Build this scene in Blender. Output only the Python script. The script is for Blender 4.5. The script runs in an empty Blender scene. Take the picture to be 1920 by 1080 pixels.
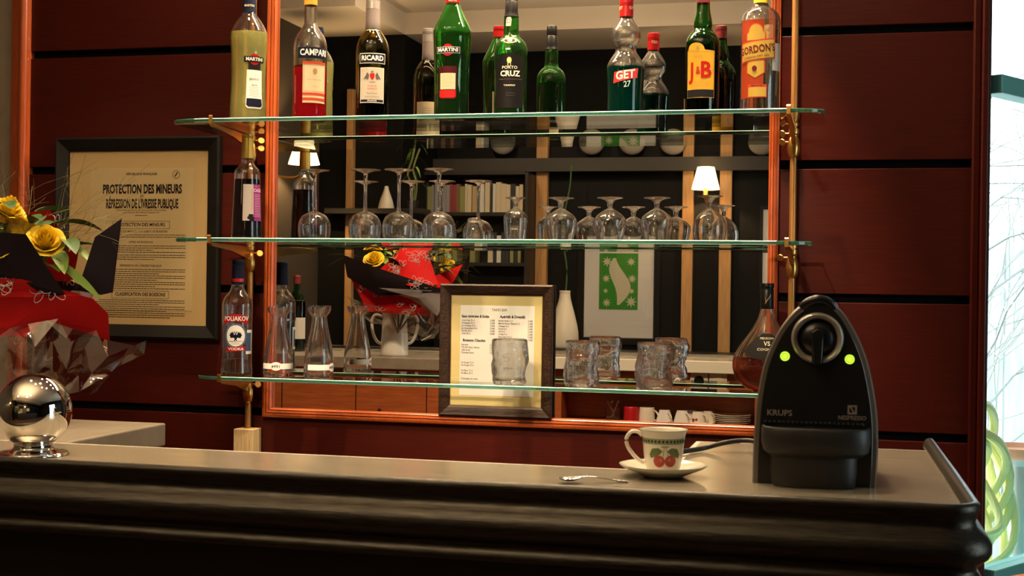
import bpy, bmesh, math, random
from math import sin, cos, pi, radians, atan2, sqrt
from mathutils import Vector, Matrix, noise

C = bpy.context.scene.collection
SC = bpy.context.scene
rnd = random.Random(7)

# ------------------------------------------------------------------ camera, world, light, exposure
FPX, YAW, PITCH, ROLL, DW, HC = 2545.4, 0.24263, 0.001483, 0.013927, 3.6, 1.38
_F = Vector((-sin(YAW) * cos(PITCH), cos(YAW) * cos(PITCH), -sin(PITCH)))
_R0 = Vector((cos(YAW), sin(YAW), 0))
_U0 = _R0.cross(_F)
_R = _R0 * cos(ROLL) + _U0 * sin(ROLL)
_U = _U0 * cos(ROLL) - _R0 * sin(ROLL)
_O = Vector((0, -DW, HC))
cd = bpy.data.cameras.new('camera')
cam = bpy.data.objects.new('camera', cd)
C.objects.link(cam)
cd.sensor_width = 36
cd.lens = FPX * 36 / 1920
cd.clip_start = 0.05
M3 = Matrix((_R, _U, -_F)).transposed()
cam.matrix_world = Matrix.Translation(_O) @ M3.to_4x4()
cd.dof.use_dof = True
cd.dof.focus_distance = 3.5
cd.dof.aperture_fstop = 13
SC.camera = cam

SC.view_settings.view_transform = 'Standard'
SC.view_settings.look = 'None'
SC.view_settings.exposure = 0.0
SC.view_settings.gamma = 1
SC.view_settings.use_curve_mapping = False
SC.cycles.use_denoising = True
SC.cycles.max_bounces = 24
SC.cycles.transmission_bounces = 20
SC.cycles.transparent_max_bounces = 40
SC.cycles.glossy_bounces = 10
SC.cycles.diffuse_bounces = 4
SC.cycles.caustics_refractive = False
SC.cycles.caustics_reflective = False
SC.cycles.blur_glossy = 0.4
SC.cycles.sample_clamp_indirect = 4.0

w = bpy.data.worlds.new('sky')
SC.world = w
w.use_nodes = True
w.node_tree.nodes['Background'].inputs[0].default_value = (0.84, 0.95, 1.0, 1)
w.node_tree.nodes['Background'].inputs[1].default_value = 5.2


def light(name, kind, loc, energy, color=(1, .78, .5), target=None, size=.05, spot=60, blend=.6, size_y=None):
    l = bpy.data.lights.new(name, kind)
    l.energy = energy
    l.color = color
    if kind == 'AREA':
        l.size = size
        if size_y:
            l.shape = 'RECTANGLE'
            l.size_y = size_y
    else:
        l.shadow_soft_size = size
    if kind == 'SPOT':
        l.spot_size = radians(spot)
        l.spot_blend = blend
    o = bpy.data.objects.new(name, l)
    C.objects.link(o)
    o.location = loc
    if target:
        o.rotation_euler = (Vector(target) - Vector(loc)).to_track_quat('-Z', 'Y').to_euler()
    return o


WARM = (1.0, .72, .44)
# halogen spots in the ceiling in front of the mirror
for x in (-1.5, -1.08, -.66, -.24):
    light('shelf_spotlight', 'SPOT', (x, -.42, 2.95), 260, WARM, (x, -.06, 1.0), .03, 34, .6)
# added strip above the mirror that brightens its frame and rail
light('frame_fill_strip', 'AREA', (-.90, -.11, 2.66), 60, WARM, (-.90, -.07, 0), 1.30, size_y=.07)
# spots over the barman's aisle, and the guests' room
for x, e in ((-1.75, 58), (-1.05, 50), (-.35, 36)):
    light('bar_spotlight', 'SPOT', (x, -1.25, 2.97), e, WARM, (x, -1.62, 1.1), .03, 50, .9)
# two narrow spots in the guests' room trained on the bottles
for x, tx in ((-1.25, -1.06), (-.75, -.64)):
    light('shelf_wash', 'SPOT', (x, -3.05, 2.97), 300, (1, .77, .52), (tx, 0, 1.27), .05, 26, .6)
light('notice_fill', 'SPOT', (-1.95, -3.05, 2.97), 112, WARM, (-2.02, 0, 1.45), .03, 17, .7)  # added spot that brightens the framed notice
# narrow spots added to brighten the lower rail and the panel under the mirror
for x in (-1.22, -.62):
    light('rail_fill', 'SPOT', (x, -1.55, 2.97), 190, WARM, (x, 0, .90), .03, 24, .7)
for x, y, e in ((-2.2, -3.5, 34), (-1.0, -3.5, 38)):
    light('room_spotlight', 'SPOT', (x, y, 2.97), e, WARM, (x * .6 - .6, -4.9, 1.5), .03, 62, .8)
# added upward fill in place of the room's lamps, to brighten the ceiling
light('ceiling_fill', 'AREA', (-1.4, -2.7, 2.5), 40, (1, .77, .50), (-1.4, -2.7, 4), 1.6)


def at(x, y, d):
    """the point at distance d in front of the mirror plane that the photo shows at (x, y)"""
    v = _F + _R * ((x - 960) / FPX) - _U * ((y - 540) / FPX)
    return _O + v * ((DW - d) / v.y)


def atz(x, y, z):
    v = _F + _R * ((x - 960) / FPX) - _U * ((y - 540) / FPX)
    return _O + v * ((z - HC) / v.z)


def mir(x, y, d):
    """the real point whose mirror image, d behind the mirror, the photo shows at (x, y)"""
    p = at(x, y, -d)
    return Vector((p.x, -p.y, p.z))


# ------------------------------------------------------------------ materials
MATS = {}


def pm(name, col, rough=.5, metal=0, trans=0, ior=1.45, coat=0, emit=None, es=0, spec=.5, alpha=1):
    if name in MATS:
        return MATS[name]
    if any(k in name for k in ('label', 'print', 'ink', 'paper', 'navy')):
        spec, rough = .1, max(rough, .6)
    m = bpy.data.materials.new(name)
    m.use_nodes = True
    b = m.node_tree.nodes['Principled BSDF']
    b.inputs['Base Color'].default_value = (*col, 1)
    b.inputs['Roughness'].default_value = rough
    b.inputs['Metallic'].default_value = metal
    b.inputs['Transmission Weight'].default_value = trans
    b.inputs['IOR'].default_value = ior
    b.inputs['Coat Weight'].default_value = coat
    b.inputs['Specular IOR Level'].default_value = spec
    b.inputs['Alpha'].default_value = alpha
    if emit:
        b.inputs['Emission Color'].default_value = (*emit, 1)
        b.inputs['Emission Strength'].default_value = es
    MATS[name] = m
    return m


def hazy(name, col, ior, clearf, haze):
    """glass that also lets some light straight through, with a faint white film added to brighten it"""
    m = pm(name, col, 0, 0, 1, ior)
    nt = m.node_tree
    b, out = nt.nodes['Principled BSDF'], nt.nodes['Material Output']
    t = nt.nodes.new('ShaderNodeBsdfTransparent')
    d = nt.nodes.new('ShaderNodeBsdfDiffuse')
    d.inputs[0].default_value = (.75, .75, .75, 1)
    m1, m2 = nt.nodes.new('ShaderNodeMixShader'), nt.nodes.new('ShaderNodeMixShader')
    m1.inputs[0].default_value, m2.inputs[0].default_value = clearf, haze
    L = nt.links.new
    L(b.outputs[0], m1.inputs[1])
    L(t.outputs[0], m1.inputs[2])
    L(m1.outputs[0], m2.inputs[1])
    L(d.outputs[0], m2.inputs[2])
    L(m2.outputs[0], out.inputs[0])
    return m


def grain(m, c1, c2, scale=(3, 3, 90), nscale=4, detail=6, bump=0, rough=None):
    nt = m.node_tree
    b = nt.nodes['Principled BSDF']
    tc = nt.nodes.new('ShaderNodeTexCoord')
    mp = nt.nodes.new('ShaderNodeMapping')
    mp.inputs['Scale'].default_value = scale
    nz = nt.nodes.new('ShaderNodeTexNoise')
    nz.inputs['Scale'].default_value = nscale
    nz.inputs['Detail'].default_value = detail
    cr = nt.nodes.new('ShaderNodeValToRGB')
    cr.color_ramp.elements[0].position = .35
    cr.color_ramp.elements[1].position = .68
    cr.color_ramp.elements[0].color = (*c1, 1)
    cr.color_ramp.elements[1].color = (*c2, 1)
    L = nt.links.new
    L(tc.outputs['Object'], mp.inputs['Vector'])
    L(mp.outputs[0], nz.inputs['Vector'])
    L(nz.outputs[0], cr.inputs[0])
    L(cr.outputs[0], b.inputs['Base Color'])
    if bump:
        bp = nt.nodes.new('ShaderNodeBump')
        bp.inputs['Strength'].default_value = bump
        bp.inputs['Distance'].default_value = .002
        L(nz.outputs[0], bp.inputs['Height'])
        L(bp.outputs[0], b.inputs['Normal'])
    if rough:
        mr = nt.nodes.new('ShaderNodeMapRange')
        mr.inputs[3].default_value, mr.inputs[4].default_value = rough
        L(nz.outputs[0], mr.inputs[0])
        L(mr.outputs[0], b.inputs['Roughness'])
    return m


def pane(name, tint, refl=1.0, ior=1.5, rough=0.0):
    """thin clear sheet: lets light straight through and mirrors by Fresnel"""
    m = bpy.data.materials.new(name)
    m.use_nodes = True
    nt = m.node_tree
    nt.nodes.remove(nt.nodes['Principled BSDF'])
    out = nt.nodes['Material Output']
    t = nt.nodes.new('ShaderNodeBsdfTransparent')
    t.inputs[0].default_value = (*tint, 1)
    g = nt.nodes.new('ShaderNodeBsdfGlossy')
    g.inputs['Roughness'].default_value = rough
    g.inputs[0].default_value = (refl, refl, refl, 1)
    f = nt.nodes.new('ShaderNodeFresnel')
    geo = nt.nodes.new('ShaderNodeNewGeometry')
    mr = nt.nodes.new('ShaderNodeMapRange')      # both faces of the sheet mirror like air meeting glass
    mr.inputs[3].default_value, mr.inputs[4].default_value = ior, 1 / ior
    nt.links.new(geo.outputs['Backfacing'], mr.inputs[0])
    nt.links.new(mr.outputs[0], f.inputs[0])
    mx = nt.nodes.new('ShaderNodeMixShader')
    nt.links.new(f.outputs[0], mx.inputs[0])
    nt.links.new(t.outputs[0], mx.inputs[1])
    nt.links.new(g.outputs[0], mx.inputs[2])
    nt.links.new(mx.outputs[0], out.inputs[0])
    MATS[name] = m
    return m


wood = grain(pm('mahogany', (.12, .014, .006), .36, spec=.25), (.034, .0034, .0016), (.051, .0048, .0021), (2, 2, 40), 5)
woodf = grain(pm('frame_wood', (.5, .1, .02), .3, coat=.4), (.27, .048, .011), (.35, .068, .015), (30, 30, 3), 5)
woodh = grain(pm('rail_wood', (.5, .1, .02), .3, coat=.4), (.27, .048, .011), (.35, .068, .015), (3, 30, 30), 5)
black = pm('black_gap', (.002, .002, .002), .8, spec=.08)
mirror_m = pm('mirror_silver', (.86, .87, .86), 0, 1)
brass = pm('brass', (.62, .33, .09), .28, 1)
rodm = grain(pm('rod_brass', (.5, .25, .07), .38, .75), (.34, .155, .042), (.44, .22, .065), (60, 60, 4), 5)
pine = grain(pm('pine', (.6, .42, .2), .6), (.5, .33, .15), (.68, .5, .26), (60, 60, 5), 4)
clear = hazy('clear_glass', (.985, .99, .985), 1.48, .10, .003)
tumbler_m = hazy('tumbler_glass', (.985, .99, .985), 1.48, .18, .004)
green_g = pm('green_glass', (.20, .70, .16), 0, 0, .985, 1.5)
dkgreen_g = pm('dark_green_glass', (.13, .42, .10), 0, 0, 1, 1.5)
olive_g = pm('olive_glass', (.52, .47, .20), 0, 0, 1, 1.5)
sheet = pane('sheet_glass', (.95, .975, .96))
glaze = pane('picture_glazing', (.97, .97, .97), .8)
wpane = pane('window_glass', (.96, .99, .98))
edge = pm('glass_edge', (.05, .20, .13), .08, 0, .55, 1.5)
arris = pm('ground_arris', (.50, .82, .68), .25)
for m_ in (edge, arris):       # seen from inside the sheet the edge is just clear glass
    n_ = m_.node_tree
    g_, t_, x_ = n_.nodes.new('ShaderNodeNewGeometry'), n_.nodes.new('ShaderNodeBsdfTransparent'), n_.nodes.new('ShaderNodeMixShader')
    t_.inputs[0].default_value = (.80, .93, .87, 1)
    n_.links.new(g_.outputs['Backfacing'], x_.inputs[0])
    n_.links.new(n_.nodes['Principled BSDF'].outputs[0], x_.inputs[1])
    n_.links.new(t_.outputs[0], x_.inputs[2])
    n_.links.new(x_.outputs[0], n_.nodes['Material Output'].inputs[0])
cello = pane('cellophane', (.80, .75, .70), 1.0, 2.0, .06)
dark = pm('dark_wall_paint', (.0045, .004, .0035), .6, spec=.15)
ceil_m = grain(pm('ceiling_plaster', (.62, .52, .40), .9), (.60, .5, .38), (.64, .54, .42), (1, 1, 1), 3)
tanw = grain(pm('tan_wood', (.42, .22, .08), .5), (.36, .18, .06), (.48, .26, .10), (30, 30, 2), 4)
cream = pm('cream_laminate', (.62, .58, .49), .4)
stone = grain(pm('pale_stone', (.52, .48, .42), .35), (.22, .185, .14), (.26, .22, .17), (1, 1, 1), 30)
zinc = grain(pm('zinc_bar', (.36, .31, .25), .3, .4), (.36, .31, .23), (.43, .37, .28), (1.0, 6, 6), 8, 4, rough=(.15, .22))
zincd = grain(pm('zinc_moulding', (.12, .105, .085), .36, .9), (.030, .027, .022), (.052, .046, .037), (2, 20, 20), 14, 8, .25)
blackw = pm('black_frame', (.008, .007, .006), .4, spec=.2)
brownw = grain(pm('wenge', (.03, .014, .008), .35), (.008, .004, .0025), (.034, .017, .011), (6, 60, 60), 5)
brownw.node_tree.nodes['Principled BSDF'].inputs['Roughness'].default_value = .5
brownw.node_tree.nodes['Principled BSDF'].inputs['Specular IOR Level'].default_value = .15
white = pm('white_paper', (.75, .72, .66), .8)
ink = pm('ink', (.012, .010, .012), .7)
paleink = pm('grey_ink', (.09, .075, .07), .8)
mat_m = pm('mat_board', (.55, .45, .20), .9)
kraft = pm('kraft_board', (.56, .39, .17), .9)
oldpaper = pm('old_paper', (.58, .44, .22), .9)
redp = pm('red_print', (.36, .010, .009), .5)
yelp = pm('yellow_print', (.52, .29, .025), .5)
creamp = pm('cream_print', (.52, .43, .27), .6)
goldp = pm('gold_foil', (.55, .38, .10), .35, .8)
navy = pm('navy_cap', (.006, .008, .022), .35)
redcap = pm('red_cap', (.34, .008, .008), .3)
blackcap = pm('black_cap', (.004, .004, .004), .35, spec=.25)
chrome = pm('chrome', (.82, .80, .77), .03, 1)
steel = pm('steel', (.6, .6, .6), .15, 1)
china = pm('china', (.80, .75, .64), .12, coat=.5)
whitec = pm('white_china', (.80, .79, .76), .15, coat=.4)


# ------------------------------------------------------------------ mesh helpers
def obj(name, bm, m, parent=None, smooth=False, loc=None):
    me = bpy.data.meshes.new(name)
    bmesh.ops.recalc_face_normals(bm, faces=bm.faces[:])
    bm.to_mesh(me)
    bm.free()
    for mm in (m if isinstance(m, (list, tuple)) else [m]):
        me.materials.append(mm)
    if smooth:
        me.polygons.foreach_set('use_smooth', [True] * len(me.polygons))
        if smooth != 'full':
            try:
                me.set_sharp_from_angle(angle=radians(smooth if smooth is not True else 40))
            except Exception:
                pass
    o = bpy.data.objects.new(name, me)
    C.objects.link(o)
    if parent is not None:
        o.parent = parent
    if loc is not None:
        o.location = loc
    return o


def thing(name, label, cat, loc=(0, 0, 0), rotz=0, group=None, rot=None):
    o = bpy.data.objects.new(name, None)
    C.objects.link(o)
    o.location = loc
    o.rotation_euler = rot or (0, 0, rotz)
    o.empty_display_size = .02
    o['label'] = label
    o['category'] = cat
    if group:
        o['group'] = group
    return o


def tag(o, label, cat, group=None, kind=None):
    o['label'] = label
    o['category'] = cat
    if group:
        o['group'] = group
    if kind:
        o['kind'] = kind
    return o


def struct(name, bm, m, parent=None, **k):
    o = obj(name, bm, m, parent, **k)
    if parent is None:
        o['kind'] = 'structure'
    return o


def dup(root, loc, rotz=None, label=None, group=None):
    r = root.copy()
    C.objects.link(r)
    r.location = loc
    if rotz is not None:
        r.rotation_euler = (0, 0, rotz)
    if label:
        r['label'] = label
    if group:
        r['group'] = group
    for ch in list(root.children):
        c = ch.copy()
        C.objects.link(c)
        c.parent = r
        for g in ch.children:
            d = g.copy()
            C.objects.link(d)
            d.parent = c
    return r


def nb():
    return bmesh.new()


def box(bm, x0, x1, y0, y1, z0, z1, mi=0, bev=0):
    vs = [bm.verts.new((x, y, z)) for x in (x0, x1) for y in (y0, y1) for z in (z0, z1)]
    fs = []
    for q in ((0, 1, 3, 2), (4, 6, 7, 5), (0, 4, 5, 1), (2, 3, 7, 6), (0, 2, 6, 4), (1, 5, 7, 3)):
        f = bm.faces.new([vs[i] for i in q])
        f.material_index = mi
        fs.append(f)
    if bev:
        es = list({e for f in fs for e in f.edges})
        r = bmesh.ops.bevel(bm, geom=es, offset=bev, segments=2, affect='EDGES', profile=.5)
        for f in r['faces']:
            f.material_index = mi
    return bm


def bx(*a, **k):
    return box(nb(), *a, **k)


def lathe(bm, prof, seg=40, c=(0, 0, 0), mi=0, sx=1, sy=1, wob=None):
    rings = []
    for r, z in prof:
        if r < 1e-6:
            rings.append([bm.verts.new((c[0], c[1], c[2] + z))])
        else:
            ring = []
            for i in range(seg):
                a = 2 * pi * i / seg
                k = wob(a, z) if wob else 1
                ring.append(bm.verts.new((c[0] + r * k * cos(a) * sx, c[1] + r * k * sin(a) * sy, c[2] + z)))
            rings.append(ring)
    for a, b in zip(rings, rings[1:]):
        if len(a) == 1 and len(b) == 1:
            continue
        for i in range(seg):
            j = (i + 1) % seg
            if len(a) == 1:
                f = bm.faces.new((a[0], b[j], b[i]))
            elif len(b) == 1:
                f = bm.faces.new((a[i], a[j], b[0]))
            else:
                f = bm.faces.new((a[i], a[j], b[j], b[i]))
            f.material_index = mi
    return bm


def spline(pts, n=5):
    """smooth a 2-D or 3-D polyline (Catmull-Rom)"""
    P = [Vector(p) for p in pts]
    out = []
    for i in range(len(P) - 1):
        p0, p1, p2, p3 = P[max(i - 1, 0)], P[i], P[i + 1], P[min(i + 2, len(P) - 1)]
        for k in range(n):
            t = k / n
            out.append(.5 * ((2 * p1) + (p2 - p0) * t + (2 * p0 - 5 * p1 + 4 * p2 - p3) * t * t + (3 * p1 - p0 - 3 * p2 + p3) * t ** 3))
    out.append(P[-1])
    return out


def smooth_prof(pts, n=5):
    return [(max(0, p[0]), p[1]) for p in spline([(a, b, 0) for a, b in pts], n)]


def tube(bm, path, r, seg=10, mi=0, caps=True, flat=1.0):
    P = [Vector(p) for p in path]
    rs = r if isinstance(r, (list, tuple)) else [r] * len(P)
    up = Vector((0, 0, 1))
    rings = []
    for i, p in enumerate(P):
        t = (P[min(i + 1, len(P) - 1)] - P[max(i - 1, 0)]).normalized()
        a = t.cross(up)
        if a.length < 1e-3:
            a = t.cross(Vector((1, 0, 0)))
        a.normalize()
        b = a.cross(t).normalized()
        rings.append([bm.verts.new(p + (a * cos(2 * pi * k / seg) + b * sin(2 * pi * k / seg) * flat) * rs[i]) for k in range(seg)])
    for A, B in zip(rings, rings[1:]):
        for k in range(seg):
            f = bm.faces.new((A[k], A[(k + 1) % seg], B[(k + 1) % seg], B[k]))
            f.material_index = mi
    if caps:
        for R in (rings[0], rings[-1]):
            f = bm.faces.new(R)
            f.material_index = mi
    return bm


def prism(bm, pts, axis, a0, a1, mi=0):
    """extrude a 2-D outline; axis 'y': pts are (x,z); 'x': (y,z); 'z': (x,y)"""
    def mk(p, a):
        return {'y': (p[0], a, p[1]), 'x': (a, p[0], p[1]), 'z': (p[0], p[1], a)}[axis]
    A = [bm.verts.new(mk(p, a0)) for p in pts]
    B = [bm.verts.new(mk(p, a1)) for p in pts]
    n = len(pts)
    fs = [bm.faces.new(A), bm.faces.new(B[::-1])]
    for i in range(n):
        fs.append(bm.faces.new((A[i], A[(i + 1) % n], B[(i + 1) % n], B[i])))
    for f in fs:
        f.material_index = mi
    return fs


_tc = {}


def text2d(s, size, bold=0, sx=1.0, align='CENTER', spacing=1.0):
    key = (s, size, bold, sx, align, spacing)
    if key not in _tc:
        cu = bpy.data.curves.new('t', 'FONT')
        cu.body = s
        cu.size = size
        cu.align_x = align
        cu.align_y = 'CENTER'
        cu.offset = bold * size
        cu.space_character = spacing
        cu.resolution_u = 2
        o = bpy.data.objects.new('t', cu)
        C.objects.link(o)
        bpy.context.view_layer.update()
        me = bpy.data.meshes.new_from_object(o.evaluated_get(bpy.context.evaluated_depsgraph_get()))
        vs = [(v.co.x * sx, v.co.y) for v in me.vertices]
        fs = [tuple(p.vertices) for p in me.polygons]
        bpy.data.objects.remove(o)
        bpy.data.curves.remove(cu)
        bpy.data.meshes.remove(me)
        _tc[key] = (vs, fs)
    return _tc[key]


def add2d(bm, vf, ox=0, oy=0, rot=0, off=0, mi=0, flip=False, shear=0):
    """put a flat (x,y) shape into bm as (x, off, y): off rides in the y slot until the shape is wrapped or placed"""
    vs, fs = vf
    c, s = cos(rot), sin(rot)
    V = []
    for x, y in vs:
        x = x + y * shear
        if flip:
            x = -x
        V.append(bm.verts.new((ox + x * c - y * s, off, oy + x * s + y * c)))
    for f in fs:
        try:
            ff = bm.faces.new([V[i] for i in f])
            ff.material_index = mi
        except ValueError:
            pass


def poly(pts):
    return ([tuple(p) for p in pts], [tuple(range(len(pts)))])


def rect(x0, x1, y0, y1):
    return poly([(x0, y0), (x1, y0), (x1, y1), (x0, y1)])


def ell(cx, cy, rx, ry, n=24, a0=0, a1=2 * pi):
    return poly([(cx + rx * cos(a0 + (a1 - a0) * i / n), cy + ry * sin(a0 + (a1 - a0) * i / n)) for i in range(n)])


def frame2d(x0, x1, y0, y1, t):
    v = [(x0, y0), (x1, y0), (x1, y1), (x0, y1), (x0 + t, y0 + t), (x1 - t, y0 + t), (x1 - t, y1 - t), (x0 + t, y1 - t)]
    return (v, [(0, 1, 5, 4), (1, 2, 6, 5), (2, 3, 7, 6), (3, 0, 4, 7)])


def cutbm(bm, step, axis=0):
    xs = [v.co[axis] for v in bm.verts]
    if not xs:
        return
    a, b = min(xs), max(xs)
    n = int((b - a) / step)
    no = Vector((1, 0, 0)) if axis == 0 else Vector((0, 0, 1))
    for i in range(1, n + 1):
        p = a + (b - a) * i / (n + 1)
        bmesh.ops.bisect_plane(bm, geom=bm.verts[:] + bm.edges[:] + bm.faces[:], plane_co=no * p, plane_no=no)


def rfun(prof):
    """radius of a profile at height z (outer wall)"""
    def f(z):
        best = None
        for (r0, z0), (r1, z1) in zip(prof, prof[1:]):
            if min(z0, z1) - 1e-9 <= z <= max(z0, z1) + 1e-9 and abs(z1 - z0) > 1e-9:
                r = r0 + (r1 - r0) * (z - z0) / (z1 - z0)
                best = r if best is None else max(best, r)
        return best if best is not None else prof[-1][0]
    return f


def wrap(bm, rf, ang, zc, base=.0004, cut=.003, cutz=None, sy=1):
    cutbm(bm, cut, 0)
    if cutz:
        cutbm(bm, cutz, 2)
    r0 = rf(zc)
    for v in bm.verts:
        x, off, z = v.co
        r = rf(zc + z) + base + off
        a = ang + x / r0
        v.co = (r * sin(a), -r * cos(a) * sy, zc + z)
    return bm


def sub(name, bm, m, parent, label=None):
    o = obj(name, bm, m, parent)
    if label:
        o['label'] = label
    return o


def wall_of(prof, t=.0025, base=.006):
    """closed double wall from an outer profile that starts at the base edge and ends at the lip"""
    outer = [(0, prof[0][1] + .004), (prof[0][0] * .8, prof[0][1] + .002), (prof[0][0] * .92, prof[0][1])] + list(prof)
    inner = [(max(r - t, .002), z) for r, z in prof if z > prof[0][1] + base]
    inner = inner[::-1] + [(max(inner[0][0] - .004, .001), prof[0][1] + base), (0, prof[0][1] + base)]
    return outer + inner


def liquid_of(prof, level, t=.0025, base=.006):
    rf = rfun(prof)
    ins = [(rf(z) - t + .0003, z) for r, z in prof if prof[0][1] + base < z < level]
    return [(0, prof[0][1] + base - .0003), (max(ins[0][0] - .004, .001), prof[0][1] + base - .0003)] + ins + [(rf(level) - t + .0003, level), (0, level)]


GRP = 'liquor bottles on the top shelf'


def bottle(name, label, loc, prof, glass, liq=None, level=None, cap=None, capm=None, foil=None, foilm=None, sy=1, group=None, rotz=0, n=4, fill=None):
    if group == GRP:        # stands on the top shelf
        prof = [(prof[0][0], -.0115), (prof[1][0], -.006), (prof[1][0], .006)] + list(prof[2:])
        loc = Vector(loc) + Vector((0, 0, .0122))
    t = thing(name, label, 'bottle', loc, rotz, group)
    P = smooth_prof(prof, n)
    g = lathe(nb(), wall_of(P), 48, sy=sy)
    if fill:
        for f in g.faces:
            if f.calc_center_median().z < level:
                f.material_index = 1
    if group == GRP:
        t.scale = (.98, .98, .98)
    obj('glass_body', g, [glass, fill] if fill else glass, t, 50)
    if liq:
        obj('liquid', lathe(nb(), liquid_of(P, level), 48, sy=sy), liq, t, 50)
    if foil:
        obj('neck_foil', lathe(nb(), foil, 36), foilm, t, 40)
    if cap:
        obj('cap', lathe(nb(), cap, 36), capm, t, 40)
    return t, rfun(P)


def capprof(r, z0, z1, ridges=True):
    p = [(r * .9, z0), (r, z0 + .0008)]
    if ridges:
        for k in (.55, .62, .69):
            z = z0 + (z1 - z0) * k
            p += [(r, z), (r * .94, z + .0008), (r, z + .0016)]
    return p + [(r, z1 - .0015), (r * .92, z1), (0, z1)]


def grooved(m):
    return m

# ------------------------------------------------------------------ the setting
MX0, MX1, MZ0, MZ1 = -1.589, -.2045, 1.023, 2.60     # mirror
FW = .027
FX0, FX1, FZ0, FZ1 = MX0 - FW, MX1 + FW, MZ0 - FW, MZ1 + FW
CEIL = 3.02
GROOVES = (1.01, 1.36, 1.705, 2.051, 2.40, 2.75)
GH = .011

# bar wall: mahogany boards with open grooves between them, left and right of the mirror
bm = nb()
for x0, x1 in ((-2.39, FX0 + .002), (FX1 - .002, .300)):
    zs = [.0] + [z for z in GROOVES] + [CEIL]
    for a, b in zip(zs, zs[1:]):
        lo = a + (GH if a else 0)
        hi = b - (GH if b != CEIL else 0)
        box(bm, x0, x1, 0, .03, lo, hi, 0, .0015)
    box(bm, x0, x1, .018, .03, 0, CEIL, 1)
box(bm, FX0 + .002, FX1 - .002, 0, .03, 0, FZ0 + .01, 0)
box(bm, FX0 + .002, FX1 - .002, 0, .03, FZ1 - .01, CEIL, 0)
struct('wall_bar', bm, [wood, black])
bm = nb()
box(bm, FX0, FX1, .012, .03, FZ0, FZ1)
struct('wall_behind_mirror', bm, black)
# pale plaster wall to the left of the panelling
plaster = grain(pm('grey_plaster', (.2, .15, .10), .85), (.19, .145, .10), (.22, .17, .115), (1, 1, 1), 20)
struct('wall_left', bx(-4.6, -2.44, 0, .03, 0, CEIL), plaster)
bm = nb()
tube(bm, [(-2.402, -.012, 0), (-2.402, -.012, CEIL)], .015, 16)
box(bm, -2.445, -2.385, -.012, .03, 0, CEIL, 0, .004)
struct('trim_1', bm, woodf, smooth=True)
bm = nb()
box(bm, .298, .318, -.014, .035, 0, CEIL, 0, .004)
box(bm, .318, .336, -.030, .035, 0, CEIL, 0, .004)
struct('trim_2', bm, wood)
bm = nb()
box(bm, .336, .3395, -.030, .04, 0, CEIL)
struct('trim_3', bm, pm('dark_gasket', (.02, .02, .025), .4))

# floor, ceilings, room behind the camera
struct('floor', bx(-4.6, 2.6, -5.1, 0.0, -.05, 0), grain(pm('floor_wood', (.1, .05, .025), .4), (.07, .03, .015), (.13, .065, .03), (2, 30, 30), 4))
bm = nb()
box(bm, -4.6, 2.6, -4.2, 0.06, CEIL, CEIL + .05)
struct('ceiling', bm, ceil_m)
bm = nb()
box(bm, -4.6, 2.6, -5.1, -4.2, 2.89, CEIL + .05)
box(bm, -4.6, -2.62, -4.2, -3.35, 2.89, CEIL + .05)
struct('ceiling_soffit', bm, ceil_m)
struct('wall_back', bx(-4.6, 2.6, -5.1, -4.9, 0, 2.89), dark)
bm = nb()
box(bm, -4.6, -2.62, -4.9, -4.2, 0, 2.89)
struct('wall_back_projecting', bm, dark)
struct('wall_side', bx(-4.6, -3.16, -4.2, -.0, 0, CEIL), pm('brown_paint', (.05, .036, .024), .7))
struct('wall_right', bx(2.5, 2.6, -5.1, -2.3, 0, CEIL), dark)

# mirror and its moulded frame
mt = thing('wall_mirror', 'large mirror behind the glass shelves in a glowing orange wood frame', 'mirror', (0, 0, 0))
obj('mirror_glass', bx(MX0 - .004, MX1 + .004, 0, .008, MZ0 - .004, MZ1 + .004), mirror_m, mt)


def moulding(x0, x1, z0, z1, prof, wid):
    """mitred frame: prof is a list of (inward, out) around the section; x0.. is the outer rectangle"""
    bm = nb()
    rings = []
    for (i, y) in prof:
        rings.append([bm.verts.new(p) for p in ((x0 + i, -y, z0 + i), (x1 - i, -y, z0 + i), (x1 - i, -y, z1 - i), (x0 + i, -y, z1 - i))])
    n = len(rings)
    for a in range(n):
        A, B = rings[a], rings[(a + 1) % n]
        for k in range(4):
            bm.faces.new((A[k], A[(k + 1) % 4], B[(k + 1) % 4], B[k]))
    return bm


fp = [(0, -.005), (0, .016), (.003, .0215), (.008, .0235), (.0122, .0225), (.0128, .013), (.0146, .013), (.0152, .0208), (.0205, .0195), (.0210, .0125), (.0226, .0125), (.0232, .0165), (.0262, .014), (FW, .010), (FW, .001), (.02, -.005)]
obj('frame', moulding(FX0, FX1, FZ0, FZ1, fp, FW), woodf, mt, 50)

# window bay to the right: teal frame, clear panes
WA = Vector((.345, .03, 0))
WD = Vector((sin(radians(32)), cos(radians(32)), 0))
WN = Vector((WD.y, -WD.x, 0))
teal = pm('teal_frame', (.16, .46, .44), .35)


def wbox(bm, s0, s1, n0, n1, z0, z1, mi=0, bev=0):
    b = nb()
    box(b, s0, s1, n0, n1, z0, z1, mi, bev)
    for v in b.verts:
        p = WA + WD * v.co.x + WN * v.co.y
        v.co = (p.x, p.y, v.co.z)
    me = bpy.data.meshes.new('x')
    b.to_mesh(me)
    bm.from_mesh(me)
    bpy.data.meshes.remove(me)
    b.free()


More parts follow.
